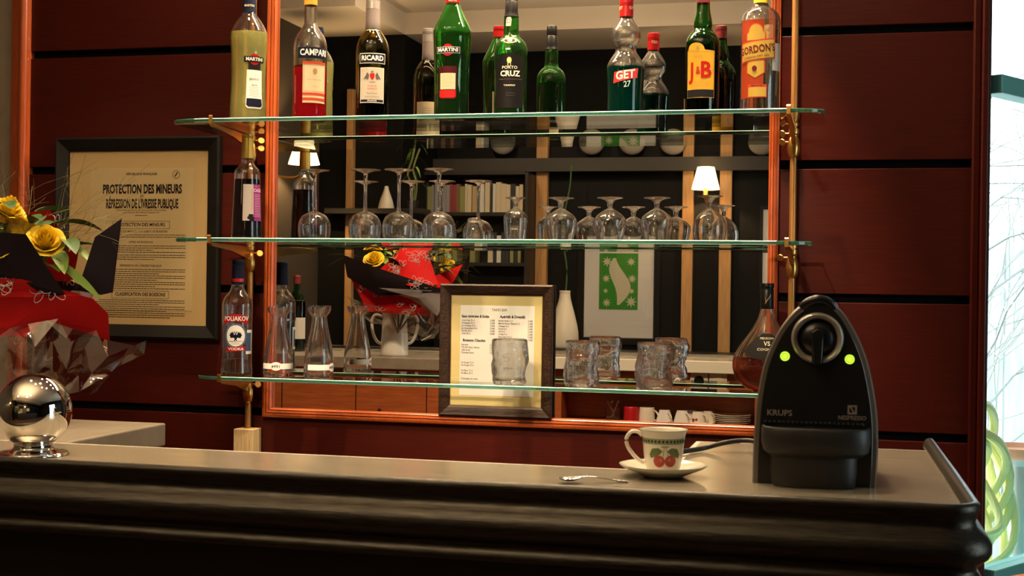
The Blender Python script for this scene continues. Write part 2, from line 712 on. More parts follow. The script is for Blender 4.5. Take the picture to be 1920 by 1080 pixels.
wt = bpy.data.objects.new('window_1', None)
C.objects.link(wt)
wt['kind'] = 'structure'
bm = nb()
for z, h in ((.655, .05), (1.908, .048), (2.9, .1)):
    wbox(bm, 0, 1.7, -.03, .03, z - h / 2, z + h / 2, 0, .004)
    wbox(bm, 0, 1.7, -.042, -.03, z - h / 5, z + h / 5, 0, .002)
wbox(bm, 1.64, 1.72, -.03, .03, 0, CEIL)
wbox(bm, 0, 1.7, -.03, .03, 0, .63)
struct('window_frame', bm, teal, wt)
bm = nb()
wbox(bm, 0, 1.7, -.004, .004, .68, 2.85)
struct('window_pane', bm, wpane, wt)
WB = WA + WD * 1.7
bm = nb()
box(bm, 2.5, 2.6, -1.1, WB.y, 0, CEIL)
box(bm, 2.5, 2.6, -2.3, -1.1, 0, .45)
box(bm, 2.5, 2.6, -2.3, -1.1, 2.4, CEIL)
struct('wall_right_front', bm, dark)
wt2 = bpy.data.objects.new('window_2', None)
C.objects.link(wt2)
wt2['kind'] = 'structure'
bm = nb()
for y in (-2.3, -1.72, -1.14):
    box(bm, 2.5, 2.56, y, y + .04, .45, 2.4)
for z in (.45, 2.36):
    box(bm, 2.5, 2.56, -2.3, -1.1, z, z + .04)
struct('window_frame', bm, teal, wt2)
struct('window_pane', bx(2.52, 2.528, -2.3, -1.1, .47, 2.38), wpane, wt2)
struct('wall_bay', bx(WB.x, 2.56, WB.y - .05, WB.y, 0, CEIL), plaster)
bm = nb()
prism(bm, [(.3, 0.0), (2.56, 0.0), (2.56, WB.y), (WB.x, WB.y)], 'z', CEIL, CEIL + .05)
struct('ceiling_bay', bm, ceil_m)
bm = nb()
prism(bm, [(.3, 0.0), (2.56, 0.0), (2.56, WB.y), (WB.x, WB.y)], 'z', -.05, 0)
struct('floor_bay', bm, MATS['floor_wood'])
# sky portal for the window
p = WA + WD * .85 - WN * .05 + Vector((0, 0, 1.76))
l = light('sky_portal', 'AREA', p, 1, (1, 1, 1), p + WN, 1.6, size_y=2.2)
l.data.cycles.is_portal = True
l = light('sky_portal', 'AREA', Vector((2.62, -1.7, 1.42)), 1, (1, 1, 1), Vector((0, -1.7, 1.42)), 1.2, size_y=1.95)
l.data.cycles.is_portal = True

# garden outside
struct('ground_outside', bx(-3, 9, -4, 9, -.12, -.06), pm('gravel', (.8, .8, .77), .9))
fen = thing('garden_fence', 'pale weathered board fence outside the window', 'fence', (0, 0, -.06))
bm = nb()
pale = grain(pm('fence_board', (.55, .55, .53), .9), (.42, .48, .48), (.60, .60, .58), (8, 8, 1), 3)
fd = Vector((.80, -.6, 0))
for k in range(26):
    c = Vector((.5, 4.1, 0)) + fd * (k * .15)
    p = nb()
    box(p, -.068, .068, -.012, .012, 0, 1.68 + .02 * sin(k * 2.1), 0)
    a = atan2(fd.y, fd.x)
    bmesh.ops.rotate(p, verts=p.verts[:], cent=(0, 0, 0), matrix=Matrix.Rotation(a, 3, 'Z'))
    bmesh.ops.translate(p, verts=p.verts[:], vec=c)
    me = bpy.data.meshes.new('x')
    p.to_mesh(me)
    bm.from_mesh(me)
    bpy.data.meshes.remove(me)
    p.free()
obj('boards', bm, pale, fen)
bm = nb()
tube(bm, [Vector((.5, 4.13, .4)) , Vector((.5, 4.13, .4)) + fd * 3.9], .02, 6)
tube(bm, [Vector((.5, 4.13, 1.3)) , Vector((.5, 4.13, 1.3)) + fd * 3.9], .02, 6)
obj('rails', bm, pale, fen)
# bare shrub with thin pale branches
tr = thing('bare_shrub', 'leafless shrub with thin arching branches beyond the window pane', 'shrub', (.50, 1.78, .35))
bark = pm('pale_bark', (.80, .80, .78), .9)
bm = nb()
r2 = random.Random(3)


def branch(p, d, L, r, depth):
    pts, rad = [p.copy()], [r]
    n = 6
    for i in range(n):
        d = (d + Vector((r2.uniform(-.3, .3), r2.uniform(-.3, .3), r2.uniform(-.25, .2)))).normalized()
        p = p + d * (L / n)
        pts.append(p.copy())
        rad.append(r * (1 - .75 * (i + 1) / n))
        if depth and i > 0:
            for q in range(2):
                branch(p, (d + Vector((r2.uniform(-1, 1), r2.uniform(-1, 1), r2.uniform(-.5, .6)))).normalized(), L * .55, r * .5, depth - 1)
    tube(bm, pts, rad, 5)


for k in range(4):
    branch(Vector((r2.uniform(-.04, .04), 0, 0)), Vector((r2.uniform(-.3, .2), r2.uniform(-.25, .1), 1)), 1.25, .011, 2)
tube(bm, [(0, 0, -.41), (.01, 0, -.2), (0, 0, .03)], .02, 6)
obj('branches', bm, bark, tr)
# yellow-green hose coil
hz = thing('garden_hose', 'bright yellow garden hose hung in loops outside the window', 'hose', (0, 0, 0))
hose = pm('hose_yellow', (.93, .92, .45), .4)
bm = nb()
hc = WA + WD * .50 - WN * .30
for k in range(9):
    rr = .15 + .022 * k
    pts = []
    for i in range(41):
        a = 2 * pi * i / 40
        q = hc + WD * (rr * cos(a) * .8) - WN * (.012 * (k % 3) + .05 * sin(a * 2 + k))
        pts.append((q.x, q.y, .82 + rr * .85 * sin(a) + .01 * sin(3 * a + k) - .04))
    tube(bm, pts, .013, 8, caps=False)
obj('coil', bm, hose, hz, True)
bm = nb()
box(bm, hc.x - .015, hc.x + .015, hc.y + .09, hc.y + .12, -.06, 1.1, 0, .004)
obj('stand', bm, MATS['fence_board'], hz)
gt = thing('terracotta_dish', 'round terracotta dish on a stand outside behind the hose', 'dish', (.545, 1.06, -.06))
obj('bowl', lathe(nb(), [(0, .905), (.06, .905), (.10, .92), (.115, .945), (.108, .945), (.095, .93), (0, .918)], 32), pm('terracotta', (.62, .28, .16), .7), gt, True)
obj('stand', lathe(nb(), [(0, 0), (.09, 0), (.08, .03), (.02, .06), (.02, .88), (.05, .905), (0, .905)], 20), MATS['fence_board'], gt, True)

# ------------------------------------------------------------------ the bar
BZ = 1.106          # worktop height
bt = thing('bar_counter', 'long pewter topped bar counter with rounded moulded front edge', 'bar counter', (0, 0, 0))
FY, RX = -1.845, .162
# plan outline: front left -> front right corner (rounded) -> right side to the back end
path = [(-3.1, FY + .01), (-2.2, FY + .005), (-1.2, FY), (-.6, FY - .006), (-.1, FY)]
cr_ = .045
for i in range(9):
    a = -pi / 2 + (pi / 2) * i / 8
    path.append((RX - cr_ + cr_ * cos(a), FY + cr_ + cr_ * sin(a)))
path += [(RX - .004, -1.5), (RX - .012, -1.06)]
# section: (outward, z)
sec = [(-.016, BZ), (-.012, BZ + .009), (-.007, BZ + .012), (-.001, BZ + .012), (.003, BZ + .008), (.003, BZ + .001), (.000, BZ - .006), (-.002, BZ - .014),
       (.000, BZ - .020), (.007, BZ - .026), (.014, BZ - .033), (.0185, BZ - .042), (.0185, BZ - .052), (.014, BZ - .060), (.006, BZ - .066), (.001, BZ - .071), (.000, BZ - .076),
       (.004, BZ - .080), (.0075, BZ - .086), (.0055, BZ - .093), (-.004, BZ - .097), (-.045, BZ - .097)]
bm = nb()
rings = []
for i, p in enumerate(path):
    p = Vector((*p, 0))
    a = Vector((*path[max(i - 1, 0)], 0))
    b = Vector((*path[min(i + 1, len(path) - 1)], 0))
    t = (b - a).normalized()
    n = Vector((t.y, -t.x, 0))
    rings.append([bm.verts.new(p + n * o + Vector((0, 0, z))) for o, z in sec])
for A, B in zip(rings, rings[1:]):
    for k in range(len(sec) - 1):
        bm.faces.new((A[k], A[k + 1], B[k + 1], B[k]))
bm.faces.new(rings[-1])
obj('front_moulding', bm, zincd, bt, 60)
bm = nb()
inner = [(p[0], p[1]) for p in path]
top = []
for i, p in enumerate(path):
    a, b = Vector(path[max(i - 1, 0)]), Vector(path[min(i + 1, len(path) - 1)])
    t = (b - a).normalized()
    n = Vector((t.y, -t.x))
    top.append((p[0] - n.x * .0155, p[1] - n.y * .0155))
pl = top + [(top[-1][0], -1.16), (-.252, -1.16), (-.252, -1.575), (-3.1, -1.575)]
prism(bm, pl, 'z', BZ - .006, BZ + .0002)
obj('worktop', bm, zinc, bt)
bm = nb()
box(bm, -3.1, -.24, -1.576, -1.562, BZ - .046, BZ - .0005, 0, .002)
box(bm, -.262, RX - .02, -1.162, -1.148, BZ - .046, BZ - .0005, 0, .002)
box(bm, -.262, -.248, -1.566, -1.16, BZ - .046, BZ - .0005, 0, .002)
obj('rear_fascia', bm, cream, bt)
bm = nb()
box(bm, -3.1, RX - .05, FY + .06, -1.77, 0, BZ - .098)
box(bm, RX - .055, RX - .05, FY + .06, -1.3, 0, BZ - .098)
obj('front_panel', bm, pm('bar_front', (.010, .006, .005), .5), bt)
# cupboard on the barman's side: sockets, niche for cups
cw = grain(pm('cabinet_wood', (.22, .06, .02), .4), (.30, .075, .020), (.40, .115, .034), (3, 30, 30), 4)
bm = nb()
box(bm, -1.26, -1.08, -1.755, -1.59, 0, BZ - .01)
box(bm, -.335, -.31, -1.755, -1.59, 0, BZ - .01)
box(bm, -1.08, -.335, -1.755, -1.735, 0, BZ - .01)
box(bm, -1.08, -.335, -1.735, -1.59, .99, BZ - .01)
box(bm, -1.08, -.335, -1.735, -1.575, .835, .858)
box(bm, -1.08, -.335, -1.735, -1.59, 0, .40)
obj('rear_cabinet', bm, cw, bt)
for x, dk in ((-.545, True), (-.473, False)):
    so = obj('socket', bx(x - .034, x + .034, -1.59, -1.581, .998, 1.060, 0, .003), pm('socket_plate', (.55, .52, .46), .4), bt)
    b = nb()
    lathe(b, [(0, 0), (.019, 0), (.019, .0015), (0, .0015)], 24)
    bmesh.ops.rotate(b, verts=b.verts[:], cent=(0, 0, 0), matrix=Matrix.Rotation(-pi / 2, 3, 'X'))
    bmesh.ops.translate(b, verts=b.verts[:], vec=(x, -1.581, 1.03))
    obj('socket_hole', b, blackcap if dk else MATS['cream_laminate'], so)

# pale stone return of the counter at the left
st = thing('stone_counter', 'pale stone worktop return behind the chrome ball at the left', 'counter', (0, 0, 0))
obj('slab', bx(-3.1, -1.275, -1.5615, -1.215, BZ - .044, BZ, 0, .003), stone, st)
bm = nb()
box(bm, -3.1, -1.30, -1.55, -1.24, 0, BZ - .044)
obj('cabinet', bm, cw, st)
bm = nb()
for x in (-1.52, -1.80, -2.1):
    box(bm, x - .0015, x + .0015, -1.241, -1.239, .1, BZ - .05)
obj('door_gap', bm, black, st)

# ------------------------------------------------------------------ brass uprights and glass shelves
SHELF = {1: (-1.745, -.058, 1.806), 2: (-1.735, -.084, 1.495), 3: (-1.735, -.10, 1.123)}
DEPTH = {1: (.085, .358), 2: (.085, .358), 3: (.090, .212)}          # back and front edge, distance from the mirror
RODX = (-1.652, -.141)
names = {1: 'top', 2: 'middle', 3: 'bottom'}
for k, (x0, x1, zt) in SHELF.items():
    bm = nb()
    SD0, SD1 = DEPTH[k]
    rx_, ry_ = .10, (.05 if k < 3 else .04)
    q8 = [pi / 2 * i / 8 for i in range(9)]
    pts = [(x0, -SD0), (x1, -SD0)]
    pts += [(x1 - rx_ + rx_ * cos(a), -SD1 + ry_ - ry_ * sin(a)) for a in q8]
    pts += [(x0 + rx_ - rx_ * cos(a), -SD1 + ry_ - ry_ * sin(a)) for a in q8[::-1]]
    # flat-polished edge with two small arrises; the back edge stays clear
    n = len(pts)
    cen = Vector(((x0 + x1) / 2, -(SD0 + SD1) / 2))
    ins = [(p[0] + (.0013 if p[0] < cen.x else -.0013), p[1] + (.0013 if p[1] < -SD0 - .001 else -.0013)) for p in pts]
    lay = [(ins, zt), (pts, zt - .0016), (pts, zt - .0084), (ins, zt - .010)]
    R = [[bm.verts.new((p[0], p[1], z)) for p in ps] for ps, z in lay]
    bm.faces.new(R[0])
    bm.faces.new(R[-1][::-1])
    for j, (A, B) in enumerate(zip(R, R[1:])):
        for i in range(n):
            i2 = (i + 1) % n
            f = bm.faces.new((A[i], A[i2], B[i2], B[i]))
            f.material_index = 2 if j != 1 and (i == 0 or (abs(pts[i][1] + SD1) < .002 and abs(pts[i2][1] + SD1) < .002)) else 1
    o = obj('glass_shelf', bm, [sheet, edge, arris])
    tag(o, '%s clear glass shelf with green edges in front of the mirror' % names[k], 'shelf', 'glass shelves on the brass uprights')

for side, X in (('left', RODX[0]), ('right', RODX[1])):
    sg = 1 if side == 'left' else -1
    t = thing('brass_upright', ('brass rod with shelf brackets left of the mirror, standing on a pine block' if sg == 1 else 'brass rod with shelf brackets right of the mirror behind the coffee machine'), 'shelf upright', (X, -.030, .965), 0, 'brass uprights of the shelves')
    obj('rod', lathe(nb(), [(0, 0), (.0088, 0), (.0088, 1.62), (0, 1.62)], 20), rodm, t, 40)
    for k, (x0, x1, zt) in SHELF.items():
        z = zt - .0105 - .965
        bm = nb()
        lathe(bm, smooth_prof([(.009, -.075), (.013, -.07), (.0165, -.05), (.014, -.03), (.011, -.02), (.0135, -.012), (.0135, -.001)], 4), 20)
        br = obj('bracket', bm, brass, t, 40, (0, 0, z))
        b = nb()
        e = DEPTH[k][1] - .030 + .0012
        e += .0012 if k == 3 or sg < 0 else .0045
        prism(b, [(0, -.004), (-e * .7, -.0025), (-e + .001, -.0008), (-e, .006), (-e, .014), (-e - .003, .018), (-e - .0055, .015), (-e - .0055, -.004), (-e + .01, -.010), (-e * .5, -.020), (-.03, -.038), (0, -.044)], 'x', -.0045, .0045)
        ar = obj('arm', b, brass, br)
        if sg > 0 and k < 3:
            ar.rotation_euler = (0, 0, radians(6.5))
        b = nb()
        for zz in ((-.013, -.035) if k == 1 else (-.022,)):
            tube(b, [(sg * .012, 0, zz), (sg * .026, 0, zz)], .0028, 10)
            c = nb()
            lathe(c, [(0, -.002), (.0085, -.002), (.0098, 0), (.0085, .002), (0, .002)], 20)
            bmesh.ops.rotate(c, verts=c.verts[:], cent=(0, 0, 0), matrix=Matrix.Rotation(radians(70), 3, 'Y') @ Matrix.Rotation(radians(0), 3, 'X'))
            bmesh.ops.rotate(c, verts=c.verts[:], cent=(0, 0, 0), matrix=Matrix.Rotation(radians(-sg * 55), 3, 'Z'))
            bmesh.ops.translate(c, verts=c.verts[:], vec=(sg * .029, 0, zz))
            me = bpy.data.meshes.new('x')
            c.to_mesh(me)
            b.from_mesh(me)
            bpy.data.meshes.remove(me)
            c.free()
        obj('thumbscrew', b, brass, br, 40)
    b = nb()
    box(b, -.030, .030, -.03, .026, -.11, .0, 0, .002)
    fb = obj('foot_block', b, pine, t)
    fb['label'] = 'pale pine block at the foot of the rod'
    b = nb()
    box(b, -.045, .045, -.035, .026, -.965, -.11)
    obj('foot_post', b, pine, t)

# ------------------------------------------------------------------ bottles on the top shelf
S1, S2, S3 = SHELF[1][2] + .0006, SHELF[2][2] + .0006, SHELF[3][2] + .0006


def lab(parent, rf, ang, zc, shapes, name='label', m=None, off=.0004, cut=.003, cutz=.008, sy=1, label=None):
    """shapes: list of 2-D polygons; wrapped round the bottle"""
    bm = nb()
    for s in shapes:
        add2d(bm, s)
    wrap(bm, rf, ang, zc, off, cut, cutz, sy)
    return sub(name, bm, m, parent, label)


def lett(parent, rf, ang, zc, items, m, name='lettering', off=.0007, cut=.003, sy=1):
    """items: (text, size, x, y, bold, sx[, rot])"""
    bm = nb()
    for it in items:
        if isinstance(it, tuple) and isinstance(it[0], str):
            s, size, x, y, bold, sx = it[:6]
            add2d(bm, text2d(s, size, bold, sx), x, y, it[6] if len(it) > 6 else 0, shear=it[7] if len(it) > 7 else 0)
        else:
            add2d(bm, it)
    wrap(bm, rf, ang, zc, off, cut, None, sy)
    return sub(name, bm, m, parent)


def view_ang(p):
    """the direction in which the camera stands as seen from a bottle"""
    return atan2(-p[0], DW + p[1]) if False else atan2(0 - p[0], (DW - (-p[1])))


def smallprint(n, wd, dy, seed=0, h=.0007, y0=0):
    r = random.Random(seed)
    out = []
    for i in range(n):
        x = -wd / 2 * r.uniform(.75, 1)
        e = -x
        while x < e - .001:
            l = r.uniform(.0015, .006)
            out.append(rect(x, min(x + l, e), y0 - i * dy, y0 - i * dy + h))
            x += l + .0009
    return out


D1 = .242


def pos(px, d, z):
    p = at(px, {S1: 210, S2: 450, S3: 715}.get(z, 600), d)
    return Vector((p.x, -d, z))


vermouth_fill = pm('vermouth_filled_glass', (.88, .86, .28), .02, 0, .82, 1.48)
bitter_fill = pm('bitter_filled_glass', (.66, .010, .018), .02, 0, .8, 1.48)
mint_fill = pm('mint_filled_glass', (.003, .12, .08), .02, 0, .90, 1.48)
yellow_liq = pm('pale_vermouth', (.88, .88, .45), 0, 0, .9, 1.34)
red_liq = pm('red_bitter', (.62, .015, .02), 0, 0, .7, 1.34)
teal_liq = pm('mint_liqueur', (.004, .16, .12), 0, 0, 1, 1.34)
dark_liq = pm('dark_liquor', (.06, .02, .015), 0, 0, 1, 1.34)
dkred_liq = pm('cassis_liquor', (.025, .003, .008), 0, 0, 1, 1.34)
amber_liq = pm('cognac_liquor', (.45, .09, .02), 0, 0, 1, 1.34)
clear_liq = pm('clear_spirit', (.97, .97, .96), 0, 0, 1, 1.34)

# pale vermouth
p = pos(465, D1, S1)
V = view_ang(p)
prof = [(.048, .001), (.0495, .006), (.049, .03), (.0475, .06), (.0465, .10), (.047, .15), (.0488, .195), (.0492, .226), (.048, .236), (.041, .252), (.031, .268), (.022, .280), (.0172, .290), (.0165, .30), (.0165, .325)]
t, rf = bottle('vermouth_bottle', 'clear bottle of pale yellow vermouth with navy neck, left end of top shelf', p, prof, hazy('clear_bottle_glass', (.975, .985, .96), 1.5, .15, .004), yellow_liq, .232,
               [(0, .3405), (.0165, .3405), (.0165, .318), (0, .318)], navy, [(.0172, .287), (.0182, .288), (.0182, .33), (.0165, .331)], navy, group=GRP, fill=vermouth_fill)
nk = [c for c in t.children if c.name.startswith('neck_foil')][0]
lett(nk, lambda z: .0182, V, .305, [('MARTINI', .0085, 0, 0, .02, .85)], creamp)
a = V + radians(20)
L = lab(t, rf, a, .155, [ell(0, 0, .0150, .0150, 32)], 'label_disc', redp, .0005)
L2 = lab(t, rf, a, .155, [rect(-.029, .029, -.0078, .0078)], 'label_band', ink, .0008)
lett(L2, rf, a, .155, [('MARTINI', .0125, 0, 0, .03, .98)], white, off=.0012)
L = lab(t, rf, a, .077, [poly([(-.021, .049), (.023, .049), (.024, -.049), (.018, -.055), (-.018, -.055), (-.023, -.049)])], 'label', white, .0004)
lab(L, rf, a, .077, [poly([(-.0205, -.028), (.0215, -.028), (.0225, -.046), (.016, -.051), (-.016, -.051), (-.0215, -.046)])], 'label_foot', navy, .0007)
lett(L, rf, a, .077, [('BIANCO', .0072, 0, .024, .01, 1), ('MARTINI', .004, 0, .008, .03, 1)] + smallprint(7, .03, .004, 2, y0=.002), ink, off=.0010)
lab(t, rf, a, .130, [rect(-.017, .018, -.002, .016)], 'neck_patch', ink, .0004)

# red bitter
p = pos(580, D1, S1)
V = view_ang(p)
prof = [(.0435, .001), (.0450, .006), (.0450, .06), (.0456, .15), (.0458, .182), (.0430, .205), (.036, .221), (.0255, .236), (.0180, .250), (.0165, .262), (.0163, .305)]
t, rf = bottle('bitter_bottle', 'clear bottle half full of red bitter with cream label and gold cap', p, prof, MATS['clear_bottle_glass'], red_liq, .136,
               capprof(.0178, .301, .338), pm('gold_cap', (.72, .40, .05), .3, .5), group=GRP, fill=bitter_fill)
a = V + radians(9)
L = lab(t, rf, a, .168, [rect(-.041, .047, -.0148, .0148)], 'label_band', navy, .0006)
lett(L, rf, a, .168, [('CAMPARI', .0235, .004, 0, .025, .80)], white, off=.001)
L = lab(t, rf, a + .10, .090, [rect(-.031, .036, -.056, .054)], 'label', creamp, .0005, label='cream label with red stripes')
bm = [frame2d(-.0285, .0335, -.026, .046, .0009), rect(-.031, .036, .0475, .054), rect(-.031, .036, -.036, -.029), rect(-.031, .036, -.050, -.0425)]
lab(L, rf, a + .10, .090, bm, 'label_stripe', pm('brick_print', (.42, .05, .02), .6), .0009)
lett(L, rf, a + .10, .090, [('Bitter Campari Milano', .0048, .002, .006, 0, .9), ('Liquore', .004, .002, -.012, 0, .9)] + [ell(.002, .028, .006, .008)], pm('brown_ink', (.35, .2, .08), .7), off=.0012)

# aniseed
p = pos(697, D1, S1)
V = view_ang(p)
prof = [(.0428, .001), (.0440, .006), (.0435, .05), (.0436, .12), (.0442, .165), (.0430, .184), (.0375, .202), (.029, .217), (.0215, .228), (.0190, .236), (.0182, .285)]
t, rf = bottle('aniseed_bottle', 'olive glass aniseed bottle with grey neck foil and coat of arms label', p, prof, olive_g, dark_liq, .058,
               capprof(.0190, .284, .325), pm('silver_cap', (.40, .37, .34), .3, .6), [(.0195, .229), (.0202, .231), (.0192, .25), (.0188, .286), (.017, .287)], pm('grey_foil', (.15, .12, .11), .5), group=GRP)
lab(t, rf, V, .226, [rect(-.018, .018, -.0008, .0008)], 'neck_ring', pm('gold_cap', (.72, .40, .05)), .001)
L = lab(t, rf, V, .148, [rect(-.037, .037, -.0135, .0135)], 'label_band', white, .0005)
lab(L, rf, V, .148, [rect(-.0355, .0355, -.012, .012)], 'band_field', ink, .0008)
lett(L, rf, V, .148, [('RICARD', .018, 0, 0, .03, .95)], white, off=.0011)
L = lab(t, rf, V, .078, [rect(-.034, .034, -.048, .046)], 'label', pm('grey_label', (.40, .35, .27), .6), .0005)
lab(L, rf, V, .078, [frame2d(-.0325, .0325, -.0465, .0445, .0008)], 'label_border', white, .0009)
lab(L, rf, V, .078, [rect(-.0315, .0315, -.0455, -.039)], 'label_foot', navy, .0009)
lett(L, rf, V, .078, [('FRANCE', .005, 0, -.0422, .01, 1.3)], white, off=.0012)
lab(L, rf, V, .078, [poly([(-.006, .030), (.006, .030), (.006, .02), (0, .012), (-.006, .02)])], 'crest', redp, .0010)
cr = []
for s in (-1, 1):
    cr += [poly([(s * .008, .026), (s * .013, .033), (s * .017, .025), (s * .024, .014), (s * .018, .017), (s * .012, .013), (s * .009, .018)])]
cr += [poly([(-.005, .036), (-.003, .032), (.003, .032), (.005, .036), (.0025, .034), (0, .037), (-.0025, .034)]), rect(-.008, .008, .006, .0075)]
lab(L, rf, V, .078, cr, 'crest_lions', paleink, .0010)
lett(L, rf, V, .078, [('PASTIS DE', .0058, 0, -.004, 0, .9), ('MARSEILLE', .0058, 0, -.011, 0, .9)], redp, off=.0012)
lett(L, rf, V, .078, [('Paul Ricard', .0065, 0, -.023, 0, .9)] + smallprint(2, .04, .003, 5, y0=-.031), paleink, off=.0012)

lab(t, rf, pi - .35, .045, [rect(-.040, .038, -.050, .055)], 'back_label', creamp, .0005)
lett(t, rf, pi - .35, .045, smallprint(9, .05, .007, 31, y0=.035), paleink, 'back_lettering', off=.0008)

# green vermouth
p = pos(846, D1, S1)
V = view_ang(p)
prof = [(.0440, .001), (.0455, .006), (.0452, .06), (.0465, .12), (.0485, .18), (.0500, .212), (.0490, .222), (.0425, .238), (.0335, .256), (.0245, .275), (.0185, .290), (.0172, .30)]
t, rf = bottle('vermouth_bottle', 'tall green glass vermouth bottle with red cap, centre left of the top shelf', p, prof, green_g, dark_liq, .052,
               capprof(.0185, .291, .325), redcap, group=GRP)
ck = [c for c in t.children if c.name.startswith('cap')][0]
lett(ck, lambda z: .0185, V, .297, [('MARTINI', .007, 0, 0, .02, .85)], creamp)
a = V - radians(14)
L = lab(t, rf, a, .163, [ell(0, 0, .0155, .0155, 32)], 'label_disc', redp, .0005)
L2 = lab(t, rf, a, .163, [rect(-.0325, .0325, -.0082, .0082)], 'label_band', white, .0008)
lab(L2, rf, a, .163, [rect(-.0315, .0315, -.0074, .0074)], 'band_field', ink, .0010)
lett(L2, rf, a, .163, [('MARTINI', .0138, 0, 0, .03, 1.02)], white, off=.0013)
L = lab(t, rf, a, .079, [poly([(-.024, .042), (.024, .042), (.024, -.038), (.018, -.043), (-.018, -.043), (-.024, -.038)])], 'label', pm('maroon_print', (.05, .004, .006), .5), .0004)
lab(L, rf, a, .079, [rect(-.020, .021, -.018, .024)], 'label_panel', creamp, .0007)
lab(L, rf, a, .079, [poly([(-.022, -.020), (.022, -.020), (.022, -.037), (.017, -.040), (-.017, -.040), (-.022, -.037)])], 'label_foot', redp, .0007)
lett(L, rf, a, .079, smallprint(8, .030, .0042, 3, y0=.018), pm('brown_ink', (.35, .2, .08)), off=.0010)

lab(t, rf, pi - .5, .075, [rect(-.030, .030, -.062, .050)], 'back_label', creamp, .0005)
lab(t, rf, pi - .5, .075, [rect(-.030, .030, -.062, -.020)], 'back_label_foot', ink, .0008)
lab(t, rf, pi - .5, .075, [ell(.002, .008, .012, .010), poly([(-.026, -.030), (-.018, -.030), (.012, .006), (.004, .006)])], 'back_label_mark', redp, .0011)

# port
p = pos(956.5, D1, S1)
V = view_ang(p)
prof = [(.0415, .001), (.0430, .006), (.0428, .06), (.0432, .13), (.0434, .158), (.0405, .176), (.033, .189), (.024, .197), (.0205, .204), (.0198, .222), (.0190, .25), (.0165, .262), (.0155, .27)]
t, rf = bottle('port_bottle', 'green port bottle with black label and black capsule at the middle of the top shelf', p, prof, green_g, dark_liq, .15,
               [(0, .322), (.0135, .322), (.015, .320), (.0155, .30), (.0150, .285), (.0152, .270), (0, .27)], blackcap, [(.0196, .252), (.0185, .255), (.0168, .264), (.0165, .29), (.015, .292)], blackcap, group=GRP)
lab(t, rf, V, .088, [poly([(-.043, -.078), (.034, -.078), (.034, .050), (.022, .060), (0, .064), (-.022, .060), (-.040, .050), (-.043, .045)])], 'label', pm('black_label', (.004, .003, .003), .5), .0004)
L = [c for c in t.children if c.name.startswith('label')][0]
lett(L, rf, V, .088, [('PORTO', .0105, -.003, .026, 0, 1.15), ('CRUZ', .0195, -.002, .010, .028, 1.0), ('TAWNY', .0062, -.003, -.020, 0, 1.35)], pm('cream_letters', (.72, .62, .42), .5), off=.0008)
lett(L, rf, V, .088, [('VINHO DO PORTO CRUZ & PORTO', .0042, 0, -.004, 0, .95)] + smallprint(2, .03, .006, 8, y0=-.040), paleink, 'fine_print', off=.0008)
lab(L, rf, V, .088, [ell(-.004, .045, .006, .0075), rect(-.008, -.0065, .030, .040), rect(-.0015, 0, .030, .040)], 'emblem', goldp, .0008)
lab(t, rf, V - .10, .186, [ell(0, 0, .0165, .0085)], 'shoulder_seal', goldp, .0006)
lab(t, rf, V - .10, .186, [ell(0, 0, .0150, .0072)], 'seal_field', ink, .0009)
lett(t, rf, V - .10, .186, [('1887', .0055, 0, -.003, .02, 1), ell(0, .003, .003, .002)], goldp, 'seal_lettering', .0012)
lab(t, rf, V - .35, .237, [poly([(-.0075, -.012), (.0055, -.012), (.0075, .005), (.005, .011), (-.005, .011), (-.0078, .004)])], 'tax_seal', pm('seal_paper', (.50, .47, .42), .7), .0007)
lab(t, rf, V - .35, .238, [frame2d(-.004, .004, -.005, .006, .001)], 'tax_mark', paleink, .0010)

L = lab(t, rf, pi - .45, .030, [rect(-.030, .030, -.036, .014)], 'back_label', MATS['black_label'], .0005)
lett(L, rf, pi - .45, .030, [('CRUZ', .011, 0, .004, .02, 1.1)], creamp, off=.0009)
lab(L, rf, pi - .45, .030, [rect(-.014, .014, -.032, -.012)], 'barcode', creamp, .0009)

# mint liqueur
p = pos(1172, D1, S1)
V = view_ang(p)
prof = [(.0435, .001), (.0448, .006), (.0452, .05), (.0475, .095), (.0480, .108), (.0455, .121), (.036, .138), (.028, .150), (.0258, .160), (.0285, .171), (.035, .182), (.0372, .193), (.0352, .206), (.027, .220), (.0185, .233), (.0158, .240), (.0155, .25)]
t, rf = bottle('mint_liqueur_bottle', 'hourglass shaped clear bottle of dark green mint liqueur with tall red cap', p, prof, MATS['clear_bottle_glass'], teal_liq, .112,
               capprof(.0176, .240, .290), redcap, group=GRP, fill=mint_fill)
ck = [c for c in t.children if c.name.startswith('cap')][0]
for gx in (.016, -.019):
    lett(ck, lambda z: .0178, V, .262, [('GET', .011, gx, 0, .02, .9)], creamp, off=.0006)
L = lab(t, rf, V, .085, [poly([(-.034, -.018), (-.030, .010), (.033, .020), (.031, -.004)])], 'label', pm('getred', (.55, .03, .025), .5), .0005)
lett(L, rf, V, .085, [('GET', .0285, -.001, .002, .03, .95, .13, .12)], white, off=.0009)
lett(L, rf, V, .085, [('27', .021, .004, -.021, .012, .85, .13, .12)], pm('mint_letters', (.45, .62, .55), .5), 'number', off=.0010)

lett(ck, lambda z: .0178, pi - .3, .262, [('GET', .011, .0, 0, .02, .9)], creamp, 'back_lettering', off=.0006)
lett(t, rf, pi - .4, .045, smallprint(4, .05, .006, 41, y0=.02), creamp, 'back_lettering', off=.0006)

